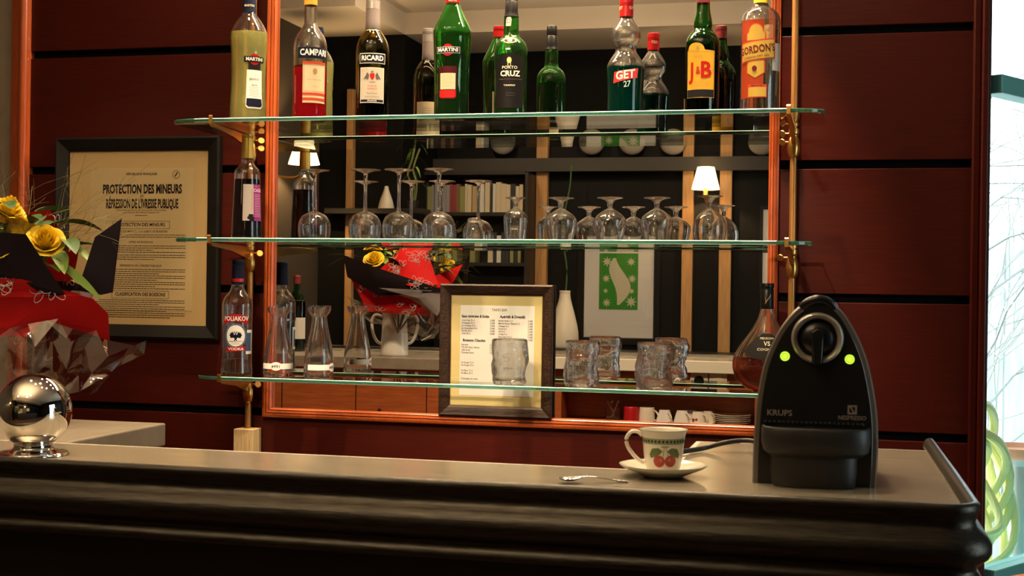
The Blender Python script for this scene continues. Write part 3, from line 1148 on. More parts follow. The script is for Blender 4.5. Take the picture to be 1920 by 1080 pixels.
# whisky
p = pos(1316, D1, S1)
V = view_ang(p)
prof = [(.0415, .001), (.0427, .006), (.0428, .10), (.0430, .160), (.0415, .174), (.035, .188), (.0262, .198), (.0226, .205), (.0232, .213), (.0222, .226), (.0190, .242), (.0170, .256), (.0165, .275)]
t, rf = bottle('whisky_bottle', 'dark green whisky bottle with yellow label and big red letters', p, prof, dkgreen_g, dark_liq, .15,
               capprof(.0168, .268, .305), pm('maroon_cap', (.16, .02, .02), .35), group=GRP)
a = V - radians(8)
L = lab(t, rf, a, .088, [poly([(-.037, -.060), (.037, -.060), (.037, .056), (.012, .058)] + [(-.012 + .022 * cos(q), .060 + .016 * sin(q)) for q in [pi * i / 10 for i in range(11)]] + [(-.037, .056)])], 'label', yelp, .0004)
lab(L, rf, a, .088, [rect(-.037, .037, -.060, -.041)], 'label_foot', ink, .0007)
lab(L, rf, a, .088, [frame2d(-.0375, .0375, -.0615, .056, .0011)], 'label_border', goldp, .0008)
lett(L, rf, a, .088, [('J', .056, -.021, .004, .030, .8), ('&', .026, -.005, .006, .02, .7), ('B', .056, .014, .006, .030, .9)], redp, off=.0010)
lett(L, rf, a, .088, [('RARE', .0085, -.005, .041, 0, 1.1), ('SCOTCH', .005, .027, .008, 0, .9), ('WHISKY', .005, .027, .002, 0, .9), ell(-.006, .062, .004, .006)] + smallprint(4, .05, .0036, 6, y0=-.022), pm('brown_ink', (.35, .2, .08)), 'fine_print', off=.0009)

L = lab(t, rf, pi - .35, .020, [rect(-.034, .034, -.026, .024)], 'back_label', yelp, .0005)
lett(L, rf, pi - .35, .020, [('JB', .018, -.012, .010, .02, .9)], redp, off=.0009)

# gin
p = pos(1424, D1, S1)
V = view_ang(p)
prof = [(.0465, .001), (.0482, .006), (.0482, .08), (.0480, .19), (.0485, .214), (.0480, .221), (.043, .236), (.033, .247), (.0225, .254), (.0180, .262), (.0172, .28)]
t, rf = bottle('gin_bottle', 'clear gin bottle with yellow cap and tilted yellow label, right end of top shelf', p, prof, MATS['clear_bottle_glass'], clear_liq, .15,
               capprof(.0180, .262, .300), pm('yellow_cap', (.75, .50, .03), .3), group=GRP)
a = V - radians(14)
lab(t, rf, a, .118, [rect(-.046, .020, -.095, .098)], 'orange_strip', pm('orange_label', (.34, .045, .012), .6), .0002)
gy = pm('gin_yellow', (.50, .33, .06), .5)
gy.node_tree.nodes['Principled BSDF'].inputs['Specular IOR Level'].default_value = .1
gr = pm('gin_red', (.50, .045, .02), .5)
arch = lambda s: poly([(-.026 * s, .030), (.026 * s, .030), (.026 * s, .046)] + [(.020 * s * cos(q), .046 + .022 * s * sin(q) + .004) for q in [pi * i / 12 for i in range(13)]] + [(-.026 * s, .046)])
shl = lambda s: poly([(-.024 * s, -.02), (-.024 * s, -.045 - .006 * s), (0, -.056 - .008 * s), (.024 * s, -.045 - .006 * s), (.024 * s, -.02)])
L = lab(t, rf, a, .135, [arch(1.0), shl(1.0)], 'label', gr, .0004)
lab(L, rf, a, .135, [arch(.86)], 'label_panel', gy, .0007)
lab(L, rf, a, .135, [shl(.86)], 'shield_panel', gy, .0007)
tl = lambda x0, x1, y0, y1: poly([(x0, y0 + x0 * .12), (x1, y0 + x1 * .12), (x1, y1 + x1 * .12), (x0, y1 + x0 * .12)])
lab(L, rf, a, .135, [tl(-.042, .051, -.021, .030)], 'label_band', gr, .0010)
lab(L, rf, a, .135, [tl(-.039, .0475, -.0172, .0262)], 'band_field', gy, .0013)
lett(L, rf, a, .135, [("GORDON'S", .0255, .002, .007, .022, .72, .12)], pm('plum_ink', (.13, .012, .02), .5), off=.0017)
lett(L, rf, a, .135, [('LONDON DRY GIN', .0082, .001, -.011, .008, .92, .12), ell(-.002, -.040, .006, .007)], pm('plum_ink', (.13, .012, .02)), 'fine_print', off=.0017)
L = lab(t, rf, a + .1, .040, [rect(-.024, .024, -.016, .016)], 'foot_label', gr, .0005)
lab(L, rf, a + .1, .040, [rect(-.022, .022, -.014, .009)], 'foot_field', gy, .0008)
lett(L, rf, a + .1, .040, [('IMPORTED', .0050, 0, .0125, .01, 1.2)], ink, off=.0011)
lab(t, rf, V + radians(58), .125, [rect(-.018, .018, -.034, .034)], 'side_label', pm('seal_paper', (.50, .47, .42)), .0005)

# ------------------------------------------------------------------ middle shelf
p = pos(462, .200, S2)
V = view_ang(p)
prof = [(.0400, .001), (.0412, .006), (.0400, .03), (.0372, .10), (.0350, .165), (.0345, .178), (.0320, .189), (.0235, .199), (.0178, .207), (.0165, .218), (.016, .24)]
t, rf = bottle('cassis_bottle', 'dark purple cassis liqueur bottle with gold neck at the left of the middle shelf', p, prof, MATS['clear_bottle_glass'], dkred_liq, .163,
               capprof(.0158, .258, .287), pm('gold_screw', (.48, .30, .06), .35, .7), [(.0162, .219), (.0168, .221), (.0160, .259), (.015, .26)], MATS['gold_screw'])
a = V + radians(2)
lab(t, rf, a, .102, [rect(-.012, .017, -.052, .046)], 'label', pm('grey_label2', (.42, .36, .32), .6), .0004)
L = lab(t, rf, a, .102, [rect(.0175, .046, -.052, .046)], 'side_label', pm('purple_label', (.24, .025, .16), .5), .0004, label='purple label')
lett(L, rf, a, .102, [('CASSIS', .012, .033, .030, .02, .9), ('de', .005, .025, .041, 0, 1)] + [rect(.020, .044, .018 - i * .0045, .0188 - i * .0045) for i in range(14)], pm('pink_ink', (.62, .45, .52), .6), off=.0008)
L = [c for c in t.children if c.name.startswith('label')][0]
lett(L, rf, a, .102, [('GABRIEL BOUDIER', .0072, .0125, .004, 0, .95, pi / 2)], pm('gold_ink', (.32, .26, .12), .6), off=.0008)
be = [ell(.004 + q[0], -.044 + q[1], .0042, .0042, 12) for q in ((0, 0), (.006, .001), (.011, -.001), (.003, .006), (.008, .006), (.005, -.005), (.010, -.006))]
lab(L, rf, a, .102, be, 'berry_print', ink, .0009)


def goblet(prof_bowl, foot_r, foot_z, stem_r, zj, th=.0012):
    """upturned stem glass standing on its rim. prof_bowl: outer bowl (r,z) from the rim (z=0) up to the stem joint"""
    B = smooth_prof(prof_bowl, 6)
    outer = B + smooth_prof([(stem_r * 1.25, zj + .006), (stem_r, zj + .014), (stem_r * .95, (zj + foot_z) / 2), (stem_r * 1.15, foot_z - .016), (stem_r * 2.2, foot_z - .008), (foot_r * .62, foot_z - .0042), (foot_r, foot_z - .0018), (foot_r, foot_z - .0006), (foot_r * .9, foot_z), (0, foot_z - .001)], 4)
    inner = [(max(r - th, .0), z) for r, z in B if z < zj - .006]
    inner = [(0, zj - .004)] + [(inner[-1][0] * .55, zj - .0045)] + inner[::-1]
    return inner + outer


def glass(name, label, loc, prof, group, rotz=0):
    t = obj(name, lathe(nb(), prof, 48), clear, None, 60, loc)
    return tag(t, label, 'glass', group)


gob = goblet([(.0385, 0), (.0418, .011), (.0434, .027), (.0430, .041), (.0395, .054), (.0310, .066), (.0170, .0735), (.0062, .077)], .0385, .188, .0048, .077)
DG = .195
first = None
for px, lb in ((589, 'leftmost upturned wine glass on the middle shelf, beside the dark cassis bottle'),
               (684, 'upturned wine glass second from the left on the middle shelf'),
               (747, 'upturned wine glass third from the left on the middle shelf'),
               (822, 'upturned long stemmed wine glass fourth from the left, next to the tiny tumbler')):
    q = pos(px, DG, S2)
    if first is None:
        first = glass('wine_glass', lb, q, gob, 'upturned wine glasses on the middle shelf')
    else:
        dup(first, q, None, lb)
# small upturned shot tumbler
q = pos(889, .215, S2)
prof = [(.0225, .004), (.0200, .05), (.012, .0525), (0, .053)][::-1]
prof = [(0, .0525), (.0125, .0522), (.0145, .050), (.0228, 0), (.0245, 0), (.0172, .055), (.0155, .0585), (.012, .059), (0, .0575)]
glass('shot_glass', 'small plain tumbler upside down right of the wine glasses', q, prof, 'upturned small glasses on the middle shelf')
# slim short stemmed glass
fl = goblet([(.0250, 0), (.0275, .018), (.0300, .042), (.0310, .056), (.0285, .068), (.0195, .078), (.0095, .084), (.0055, .088)], .0265, .113, .0048, .088)
glass('port_glass', 'slim short stemmed glass upside down in the middle of the shelf', pos(966, DG, S2), fl, 'upturned small glasses on the middle shelf')
sg = goblet([(.0310, 0), (.0345, .014), (.0390, .034), (.0412, .050), (.0400, .058), (.0320, .068), (.0180, .078), (.0085, .084), (.0062, .088)], .0325, .1125, .0056, .088)
first = None
for px, lb in ((1051, 'leftmost of three identical upturned tulip glasses on the middle shelf'), (1143, 'middle one of three identical upturned tulip glasses'), (1231, 'right one of three identical upturned tulip glasses')):
    q = pos(px, DG, S2)
    if first is None:
        first = glass('tulip_glass', lb, q, sg, 'upturned tulip glasses on the middle shelf')
    else:
        dup(first, q, None, lb)
bg = goblet([(.0360, 0), (.0400, .014), (.0420, .030), (.0400, .048), (.0335, .063), (.0210, .075), (.0095, .083), (.0062, .088)], .0320, .116, .0054, .088)
glass('brandy_glass', 'rounded upturned brandy glass at the right end of the middle shelf', pos(1330, DG, S2), bg, 'upturned small glasses on the middle shelf')

# ------------------------------------------------------------------ bottom shelf
p = pos(443.5, .150, S3)
V = view_ang(p)
prof = [(.0420, .001), (.0434, .006), (.0425, .02), (.0405, .05), (.0398, .09), (.0405, .14), (.0418, .180), (.0412, .198), (.036, .214), (.027, .226), (.0200, .236), (.0178, .248), (.0165, .262)]
t, rf = bottle('vodka_bottle', 'clear vodka bottle with navy cap and red and blue label on the bottom shelf', p, prof, MATS['clear_bottle_glass'], clear_liq, .045,
               capprof(.0165, .284, .318), navy, [(.0172, .250), (.0180, .251), (.0165, .285), (.015, .286)], navy)
lab(t, lambda z: .0178, V, .262, [rect(-.017, .017, -.0045, .0045)], 'neck_band', redcap, .0006)
a = V - radians(6)
L = lab(t, rf, a, .110, [ell(0, 0, .031, .034, 32)], 'label', pm('slate_label', (.10, .13, .20), .5), .0004)
lab(L, rf, a, .110, [ell(0, 0, .0255, .029, 32)], 'label_panel', white, .0007)
bnd = [(-.036 + .072 * i / 10, .030 + .010 * sin(pi * i / 10)) for i in range(11)]
lab(L, rf, a, .110, [poly(bnd + [(x, y + .0195) for x, y in bnd[::-1]])], 'label_band', redp, .0010)
lett(L, rf, a, .110, [('POLIAKOV', .0175, .001, .0465, .02, .80)], white, off=.0014)
lab(L, rf, a, .110, [poly([(-.028, -.044), (.028, -.040), (.026, -.028), (-.026, -.031)])], 'foot_band', redp, .0010)
lett(L, rf, a, .110, [('VODKA', .0095, .001, -.036, .02, 1.25)], white, 'foot_lettering', off=.0014)
eag = [poly([(0, .009), (.0018, .004), (.004, .001), (.004, -.007), (.0018, -.012), (-.0018, -.012), (-.004, -.007), (-.004, .001), (-.0018, .004)])]
for s_ in (1, -1):
    eag += [poly([(s_ * .003, .001), (s_ * .007, .012), (s_ * .009, .008), (s_ * .0115, .011), (s_ * .0125, .0065), (s_ * .0155, .008), (s_ * .015, .003), (s_ * .018, .002), (s_ * .014, -.003), (s_ * .0145, -.006), (s_ * .009, -.006), (s_ * .004, -.005)]),
            poly([(s_ * .0008, .006), (s_ * .002, .012), (s_ * .005, .0125), (s_ * .0035, .0105), (s_ * .0035, .006)]), poly([(s_ * .002, -.010), (s_ * .006, -.0145), (s_ * .001, -.0135)])]
lab(L, rf, a, .110, eag, 'eagle', navy, .0010)
lett(L, rf, a, .110, [('PREMIUM VODKA', .0048, 0, -.0155, .01, 1)] + smallprint(2, .024, .003, 9, y0=-.020), ink, 'fine_print', off=.0010)
lab(t, rf, V + radians(52), .098, [rect(-.011, .010, -.030, .020)], 'side_label', pm('blue_label', (.05, .08, .16), .5), .0004)
lab(t, rf, V + radians(52), .098, [rect(-.011, .018, -.038, -.030), rect(-.008, .018, .020, .028), rect(.010, .018, -.030, .020)], 'side_label_border', white, .0004)

# carafes
car = smooth_prof([(.0380, .001), (.0398, .006), (.0400, .02), (.0392, .045), (.0355, .075), (.0295, .105), (.0240, .130), (.0208, .152), (.0205, .165), (.0240, .171), (.0290, .178), (.0318, .187), (.0322, .191)], 4)
cg = wall_of(car, .0022, .008)
first = None
for px, lb, rot in ((521, 'clear glass wine carafe nearest the vodka bottle, with an upside down printed number', 0), (597, 'clear glass wine carafe second from the vodka bottle, printed side turned away', radians(70))):
    q = pos(px, .150, S3)
    V = view_ang(q)
    t = thing('carafe', lb, 'carafe', q, 0, 'glass carafes on the bottom shelf')
    obj('glass_body', lathe(nb(), cg, 48), clear, t, 60)
    rf = rfun(car)
    a = V - radians(8) + rot
    L = lab(t, rf, a, .030, [rect(-.075, .075, -.0075, .0075)], 'printed_band', white, .0004)
    lab(L, rf, a, .030, [ell(0, 0, .0155, .0115)] if True else [], 'badge', pm('badge_white', (.72, .70, .66), .6), .0008)
    lett(L, rf, a, .030, [('1664', .0125, 0, 0, .012, .95, pi, .15)], ink, off=.0012)
    rays = [poly([(s * .008, q_ * .010), (s * .014, q_ * .019), (s * .0135, q_ * .008)]) for s in (-1, 1) for q_ in (-1, 1)]
    lab(L, rf, a, .030, rays, 'red_mark', redp, .0006)

# crumpled tumblers


def tumbler_mesh(seed):
    bm = nb()
    prof = [(0, .010), (.036, .010), (.0395, .014)] + [(.0405, z) for z in [.02 + .0045 * i for i in range(21)]] + [(.0408, .1155), (.0425, .1185), (.0445, .1165), (.0450, .112)] + [(.0450, .108 - .0045 * i) for i in range(23)] + [(.042, .002), (.036, 0), (0, 0)]
    lathe(bm, prof, 72)
    for v in bm.verts:
        r = sqrt(v.co.x ** 2 + v.co.y ** 2)
        if r < 1e-4:
            continue
        q = Vector((v.co.x * 17 + seed * 9, v.co.y * 17 + 3.1 * seed, v.co.z * 21))
        n = 1.25 * noise.noise(q) + .55 * abs(noise.noise(q * 2.3 + Vector((4, 1, 2)))) - .15
        k = .0088 * n * min(1, v.co.z / .015) * (1 if v.co.z < .095 else max(.25, 1 - (v.co.z - .095) / .025))
        d = Vector((v.co.x, v.co.y, 0)).normalized()
        v.co += d * k * (1.0 if r > .043 else .30)
    return bm


for i, (px, dd, lb) in enumerate(((955, .168, 'crumpled glass tumbler in front of the framed price list'), (1091, .165, 'crumpled glass tumbler just right of the framed price list'), (1227, .165, 'crumpled glass tumbler nearest the cognac bottle'))):
    t = obj('tumbler', tumbler_mesh(i), tumbler_m, None, True, pos(px, dd, S3))
    tag(t, lb, 'glass', 'crumpled tumblers on the bottom shelf')

# cognac
p = pos(1436, .150, S3)
V = view_ang(p)
prof = [(.034, .001), (.038, .004), (.055, .012), (.073, .030), (.082, .052), (.084, .070), (.080, .090), (.070, .110), (.056, .130), (.043, .148), (.032, .166), (.022, .186), (.0172, .202), (.0158, .212), (.0155, .235)]
t, rf = bottle('cognac_bottle', 'round bellied cognac bottle with black neck, half hidden by the coffee machine', p, prof, MATS['clear_bottle_glass'], amber_liq, .087,
               [(0, .272), (.0165, .272), (.0172, .270), (.0172, .262), (.0155, .260), (.0155, .252), (0, .252)], blackcap, [(.0162, .208), (.0168, .210), (.0163, .256), (.015, .258)], blackcap, sy=.62)
L = lab(t, rf, V, .113, [poly([(-.058, -.012), (-.052, .004), (-.035, .022), (-.018, .034), (.018, .034), (.035, .022), (.052, .004), (.058, -.012), (.03, -.027), (0, -.032), (-.03, -.027)])], 'label', pm('smoke_label', (.015, .012, .010), .25), .0005, sy=.62)
lett(L, rf, V, .113, [('MEUKOW', .0075, 0, .022, 0, 1.3), ('VS', .015, 0, .009, .01, 1.1), ('COGNAC', .0085, 0, -.005, 0, 1.25)], pm('cream_letters', (.72, .62, .42)), off=.0010, sy=.62)
lett([c for c in t.children if c.name.startswith('neck_foil')][0], lambda z: .0166, V, .23, [poly([(-.008, -.012), (.004, .002), (.010, .014), (.002, .004)]), poly([(-.006, .012), (-.004, .002), (-.002, -.010), (-.003, .002)])], goldp, 'foil_emblem', .0006)

# ------------------------------------------------------------------ framed price list leaning on the mirror's lower rail
ml = at(823, 785, .018)
mr = at(1034, 790, .018)
mw = mr.x - ml.x
mh = .362
zb = MZ0 - FW + .0235
mz = .0
t = thing('price_list_frame', 'dark wood framed price list leaning on the mirror behind the bottom shelf', 'picture frame', ((ml.x + mr.x) / 2, -.0085, 1.0215), 0)
t.rotation_euler = (radians(-.4), 0, 0)
W2 = mw / 2
fw = .030
pr = [(0, 0), (0, .016), (.004, .020), (.024, .013), (fw, .008), (fw, .003), (.02, 0)]
bm = moulding(-W2, W2, 0, mh, pr, fw)
obj('frame', bm, brownw, t)
obj('backing_board', bx(-W2 + .006, W2 - .006, -.004, .002, .006, mh - .006), kraft, t)
px0, px1, pz0, pz1 = -W2 + fw - .003, W2 - fw + .003, fw - .003, mh - fw + .003
obj('mat_board', bx(px0, px1, -.0062, -.0045, pz0, pz1), mat_m, t)
obj('gilt_slip', moulding(-W2 + fw - .001, W2 - fw + .001, fw - .001, mh - fw + .001, [(0, .0062), (0, .0075), (.0022, .0072), (.0022, .0062)], 0), goldp, t)
# printed sheet
sx0, sx1, sz0, sz1 = -W2 + .056, W2 - .052, .058, mh - .058
pp = obj('printed_sheet', bx(sx0, sx1, -.0068, -.0063, sz0, sz1), pm('menu_paper', (.62, .60, .56), .8), t)
bm = nb()


def put_text(bm, s, size, x, z, bold=0, sx=1, align='LEFT', y=-.0072):
    add2d(bm, text2d(s, size, bold, sx, align), x, z, 0, y)


H = sz1 - sz0
cx = (sx0 + sx1) / 2
put_text(bm, 'TARIFS BAR', .0105, cx + .006, sz1 - .012, .0, .8, 'CENTER')
obj('title', bm, paleink, pp)
bm = nb()
put_text(bm, 'Eaux minérales & Sodas', .0104, sx0 + .004, sz1 - .030, .03, .78)
put_text(bm, 'Apéritifs & Digestifs', .0104, cx + .008, sz1 - .030, .03, .84)
put_text(bm, 'Boissons Chaudes', .0104, sx0 + .008, sz1 - .096, .03, .84)
put_text(bm, 'Vins & Bières', .0104, cx - .010, sz1 - .146, .03, .84)
obj('headings', bm, ink, pp)
bm = nb()
zz = sz1 - .041
for i, (a, b) in enumerate((('Coca-Cola 33 cl', '3.50€'), ('Schweppes 25 cl', '3.50€'), ('Jus d\'orange 25 cl', '3.50€'), ('Jus de pomme 25 cl', '3.50€'), ('Perrier 33 cl', '3.50€'), ('Vittel 50 cl', '3.00€'))):
    put_text(bm, a, .0070, sx0 + .004, zz - i * .0073, .016, .80)
    put_text(bm, b, .0070, cx - .006, zz - i * .0073, .016, .85, 'RIGHT')
for i, a in enumerate(('Ricard, Pastis 2 cl', 'Martini Rosso, Bianco 6 cl', 'Campari 6 cl', 'Porto 6 cl', 'Gin 4 cl', 'Vodka 4 cl', 'Baby Get 27 4 cl', 'Whisky, Cognac 4 cl')):
    put_text(bm, a, .0070, cx + .004, zz - i * .0073, .016, .80)
    put_text(bm, '5.00€', .0070, sx1 - .004, zz - i * .0073, .016, .85, 'RIGHT')
zz = sz1 - .108
for i, a in enumerate(('Espresso', 'Thé Earl Grey, Infusion', 'Café au lait', 'Chocolat chaud')):
    put_text(bm, a, .0070, sx0 + .004, zz - i * .0073, .016, .80)
    put_text(bm, '3.00€', .0070, cx - .006, zz - i * .0073, .016, .85, 'RIGHT')
for i, a in enumerate(('Vin Rouge 12 cl', 'Vin Rouge 25 cl', '', 'Vin Blanc 12 cl', 'Vin Blanc 25 cl', '', 'Champagne, la coupe')):
    if a:
        put_text(bm, a, .0070, sx0 + .004, sz1 - .157 - i * .0073, .016, .80)
obj('price_lines', bm, paleink, pp)
obj('glazing', bx(px0, px1, -.0088, -.0078, pz0, pz1), glaze, t)
obj('easel_back', bx(-.03, .03, .002, .006, .02, mh - .06), kraft, t)

# ------------------------------------------------------------------ framed notice on the left wall
X0, X1, Z0, Z1 = -2.285, -1.755, 1.212, 1.800
t = thing('notice_frame', 'black framed official notice on brown board, hung on the panelling at the left', 'picture frame', (0, -.002, 0))
obj('frame', moulding(X0, X1, Z0, Z1, [(0, 0), (0, .020), (.006, .024), (.030, .016), (.040, .012), (.040, .003), (.03, 0)], .04), blackw, t)
obj('mount_board', bx(X0 + .03, X1 - .03, -.005, 0, Z0 + .03, Z1 - .03), kraft, t)
sx0, sx1, sz0, sz1 = X0 + .110, X1 - .088, Z0 + .082, Z1 - .090
pp = obj('printed_sheet', bx(sx0, sx1, -.0058, -.005, sz0, sz1), oldpaper, t)
w_, h_ = sx1 - sx0, sz1 - sz0
cx = (sx0 + sx1) / 2
Y = -.0062
bm = nb()
put_text(bm, 'PROTECTION DES MINEURS', .036, cx + .002, sz1 - .063, .042, .565, 'CENTER', Y)
put_text(bm, 'ET', .010, cx + .002, sz1 - .083, .02, 1, 'CENTER', Y)
put_text(bm, "RÉPRESSION DE L'IVRESSE PUBLIQUE", .037, cx + .002, sz1 - .106, .036, .39, 'CENTER', Y)
put_text(bm, 'RÉPUBLIQUE FRANÇAISE', .0095, cx, sz1 - .018, .02, .95, 'CENTER', Y)
put_text(bm, 'PROTECTION DES MINEURS', .014, cx, sz1 - .166, .02, .88, 'CENTER', Y)
put_text(bm, 'CLASSIFICATION DES BOISSONS', .014, cx, sz1 - .370, .025, .80, 'CENTER', Y)
for z in (.166, .370):
    add2d(bm, frame2d(cx - .092, cx + .092, sz1 - z - .012, sz1 - z + .011, .0010), 0, 0, 0, Y)
add2d(bm, rect(cx - .02, cx + .02, sz1 - .1395, sz1 - .138), 0, 0, 0, Y)
obj('headings', bm, ink, pp)
bm = nb()
put_text(bm, 'ACCÈS DES MINEURS AUX DÉBITS DE BOISSONS', .0088, cx, sz1 - .186, .01, .9, 'CENTER', Y)
put_text(bm, 'OFFRE DE BOISSONS', .0085, cx, sz1 - .217, .01, 1, 'CENTER', Y)
put_text(bm, "RÉPRESSION DE L'IVRESSE PUBLIQUE", .0088, cx, sz1 - .286, .01, .95, 'CENTER', Y)
put_text(bm, "Code des débits de boissons et des mesures de lutte contre l'alcoolisme", .0058, cx, sz1 - .1235, .02, .95, 'CENTER', Y)
put_text(bm, 'Loi du 23 janvier 1990, arrêté du 27 novembre 1991', .0058, cx, sz1 - .1305, .02, .95, 'CENTER', Y)
obj('subheadings', bm, pm('faded_ink', (.07, .05, .03), .8), pp)
bm = nb()
r3 = random.Random(11)
for z0, n in ((.197, 2), (.229, 4), (.256, 3), (.298, 10), (.388, 9)):
    for i in range(n):
        x = sx0 + .018 + (.015 if i % 3 == 0 else 0)
        e = sx1 - .022 - (r3.uniform(.02, .12) if i % 3 == 2 else 0)
        while x < e:
            l = r3.uniform(.003, .012)
            add2d(bm, rect(x, min(x + l, e), sz1 - z0 - i * .0062, sz1 - z0 - i * .0062 + .0022), 0, 0, 0, Y)
            x += l + .0014
obj('body_text', bm, pm('faded_ink', (.07, .05, .03)), pp)
bm = nb()
o_, i_ = ell(sx1 - .055, sz1 - .020, .012, .012, 28), ell(sx1 - .055, sz1 - .020, .0105, .0105, 28)
add2d(bm, (o_[0] + i_[0], [(k, (k + 1) % 28, 28 + (k + 1) % 28, 28 + k) for k in range(28)]), 0, 0, 0, Y)
add2d(bm, poly([(sx1 - .061, sz1 - .024), (sx1 - .052, sz1 - .012), (sx1 - .049, sz1 - .015), (sx1 - .058, sz1 - .027)]), 0, 0, 0, Y)
obj('stamp', bm, pm('faded_ink', (.07, .05, .03)), pp)
obj('glazing', bx(X0 + .036, X1 - .036, -.0098, -.0088, Z0 + .036, Z1 - .036), glaze, t)

# ------------------------------------------------------------------ coffee machine on the bar
TZ = BZ + .0004
q = atz(1527, 912, TZ)
mx, my = q.x, q.y
plastic = pm('black_plastic', (.008, .008, .008), .28)
matte = pm('matte_black', (.010, .010, .010), .5)
silver = pm('titanium_band', (.17, .155, .135), .38, .5)
t = thing('coffee_machine', 'black pod coffee machine with arched grey sides and two glowing green buttons', 'coffee machine', (mx, my, TZ), radians(2))
S = 1 / 2.57 * 1.86 / 2545.4 * .985     # outline below was measured in steps of this size
raw = [(22, 985), (24, 830), (35, 620), (60, 450), (82, 370), (110, 300), (140, 238), (172, 188), (208, 143), (242, 110), (285, 80), (335, 66), (385, 78), (430, 110), (462, 143), (492, 188), (522, 240), (550, 300), (576, 370), (597, 450), (618, 560), (632, 680), (635, 830), (628, 1005)]
out = [((x - 328) * S, max(0, (1005 - y) * S)) for x, y in raw]
out[0] = (out[0][0], 0)
outs = [(a, max(b, 0)) for a, b, _ in spline([(a, b, 0) for a, b in out], 3)]


def inset(pts, d):
    r = []
    n = len(pts)
    for i, p in enumerate(pts):
        a, b = Vector(pts[max(i - 1, 0)]), Vector(pts[min(i + 1, n - 1)])
        tt = (b - a).normalized()
        nn = Vector((tt.y, -tt.x))
        r.append((p[0] + nn.x * d, max(0, p[1] + nn.y * d)))
    return r


def loft(bm, layers, mi=0):
    """layers: (outline, y); joined front to back, closed along the foot"""
    R = [[bm.verts.new((x, y, z)) for x, z in pts] for pts, y in layers]
    for A, B in zip(R, R[1:]):
        for k in range(len(A)):
            k2 = (k + 1) % len(A)
            f = bm.faces.new((A[k], A[k2], B[k2], B[k]))
            f.material_index = mi
    for q_ in (R[0], R[-1]):
        f = bm.faces.new(q_)
        f.material_index = mi
    return bm


FRY = .012
obj('side_arch', loft(nb(), [(inset(outs, .0022), FRY - .001), (outs, FRY + .002), (outs, FRY + .030), (inset(outs, .002), FRY + .033)]), silver, t, 40)
i1 = inset(outs, .0068)
i1 = [p for p in i1]
obj('front_panel', loft(nb(), [(inset(outs, .0085), FRY - .0022), (inset(outs, .007), FRY - .0006), (inset(outs, .007), FRY + .005)]), plastic, t, 40)
obj('body', loft(nb(), [(inset(outs, .004), FRY + .030), (inset(outs, .003), FRY + .12), (inset(outs, .010), FRY + .200), (inset(outs, .03), FRY + .215)]), plastic, t, 40)


def fpos(x, y):
    return ((x - 328) * S, (1005 - y) * S)


def disc_y(prof, x, z, y, seg=40):
    b = nb()
    lathe(b, prof, seg)
    bmesh.ops.rotate(b, verts=b.verts[:], cent=(0, 0, 0), matrix=Matrix.Rotation(pi / 2, 3, 'X'))
    bmesh.ops.translate(b, verts=b.verts[:], vec=(x, y, z))
    return b


k = S
x, z = fpos(333, 268)
obj('lever_ring', disc_y([(95 * k, -.002), (97 * k, .006), (104 * k, .010), (118 * k, .011), (127 * k, .008), (129 * k, -.002)], x, z, FRY - .001), pm('ring_silver', (.45, .41, .35), .35, .6), t, 50)
obj('lever_hub', disc_y([(94 * k, -.002), (93 * k, .003), (70 * k, .009), (40 * k, .013), (0, .014)], x, z, FRY - .001), plastic, t, 50)
b = nb()
lx0, lx1 = fpos(306, 0)[0], fpos(360, 0)[0]
pts = [((lx0 + lx1) / 2 + (lx1 - lx0) / 2 * cos(a), fpos(0, 240)[1] + (lx1 - lx0) / 2 * sin(a)) for a in [pi * i / 10 for i in range(11)]] + [(lx0, fpos(0, 388)[1]), (lx0 + .003, fpos(0, 402)[1]), (lx1 - .003, fpos(0, 402)[1]), (lx1, fpos(0, 388)[1])]
fs = prism(b, pts, 'y', FRY - .026, FRY - .003)
bmesh.ops.bevel(b, geom=[e for e in fs[0].edges], offset=.003, segments=3, affect='EDGES')
obj('lever', b, plastic, t, 40)
b = nb()
tube(b, spline([(fpos(248, 0)[0], FRY + .010, fpos(0, 150)[1]), (fpos(262, 0)[0], FRY + .004, fpos(0, 112)[1]), (fpos(296, 0)[0], FRY, fpos(0, 84)[1]), (fpos(336, 0)[0], FRY - .002, fpos(0, 74)[1]), (fpos(378, 0)[0], FRY, fpos(0, 84)[1]), (fpos(408, 0)[0], FRY + .004, fpos(0, 112)[1]), (fpos(424, 0)[0], FRY + .010, fpos(0, 152)[1])], 5), .0065, 12)
obj('handle', b, MATS['black_plastic'], t, 60)
btn = pm('button_glow', (.3, .45, .02), .4, emit=(.55, .85, .05), es=1.3)
for x_, y_ in ((175, 362), (491, 370)):
    x, z = fpos(x_, y_)
    bo = obj('button', disc_y([(0, .0010), (9 * k, .0010), (9 * k, .0022), (14 * k, .0022), (14 * k, .0008), (16.5 * k, .0008), (16.5 * k, .0026), (23 * k, .0026), (24 * k, -.001)], x, z, FRY - .002), btn, t)
    bo['label'] = 'glowing yellow-green button'
    obj('button_ring', disc_y([(14.3 * k, .0009), (16.3 * k, .0009), (16.3 * k, .0012), (14.3 * k, .0012), (14.3 * k, .0009)], x, z, FRY - .002), matte, bo)


def flat_text(parent, name, items, y, m):
    bm = nb()
    for it in items:
        if isinstance(it[0], str):
            s, size, x, z, bold, sx = it
            add2d(bm, text2d(s, size, bold, sx), x, z, 0, y)
        else:
            add2d(bm, it, 0, 0, 0, y)
    return obj(name, bm, m, parent)


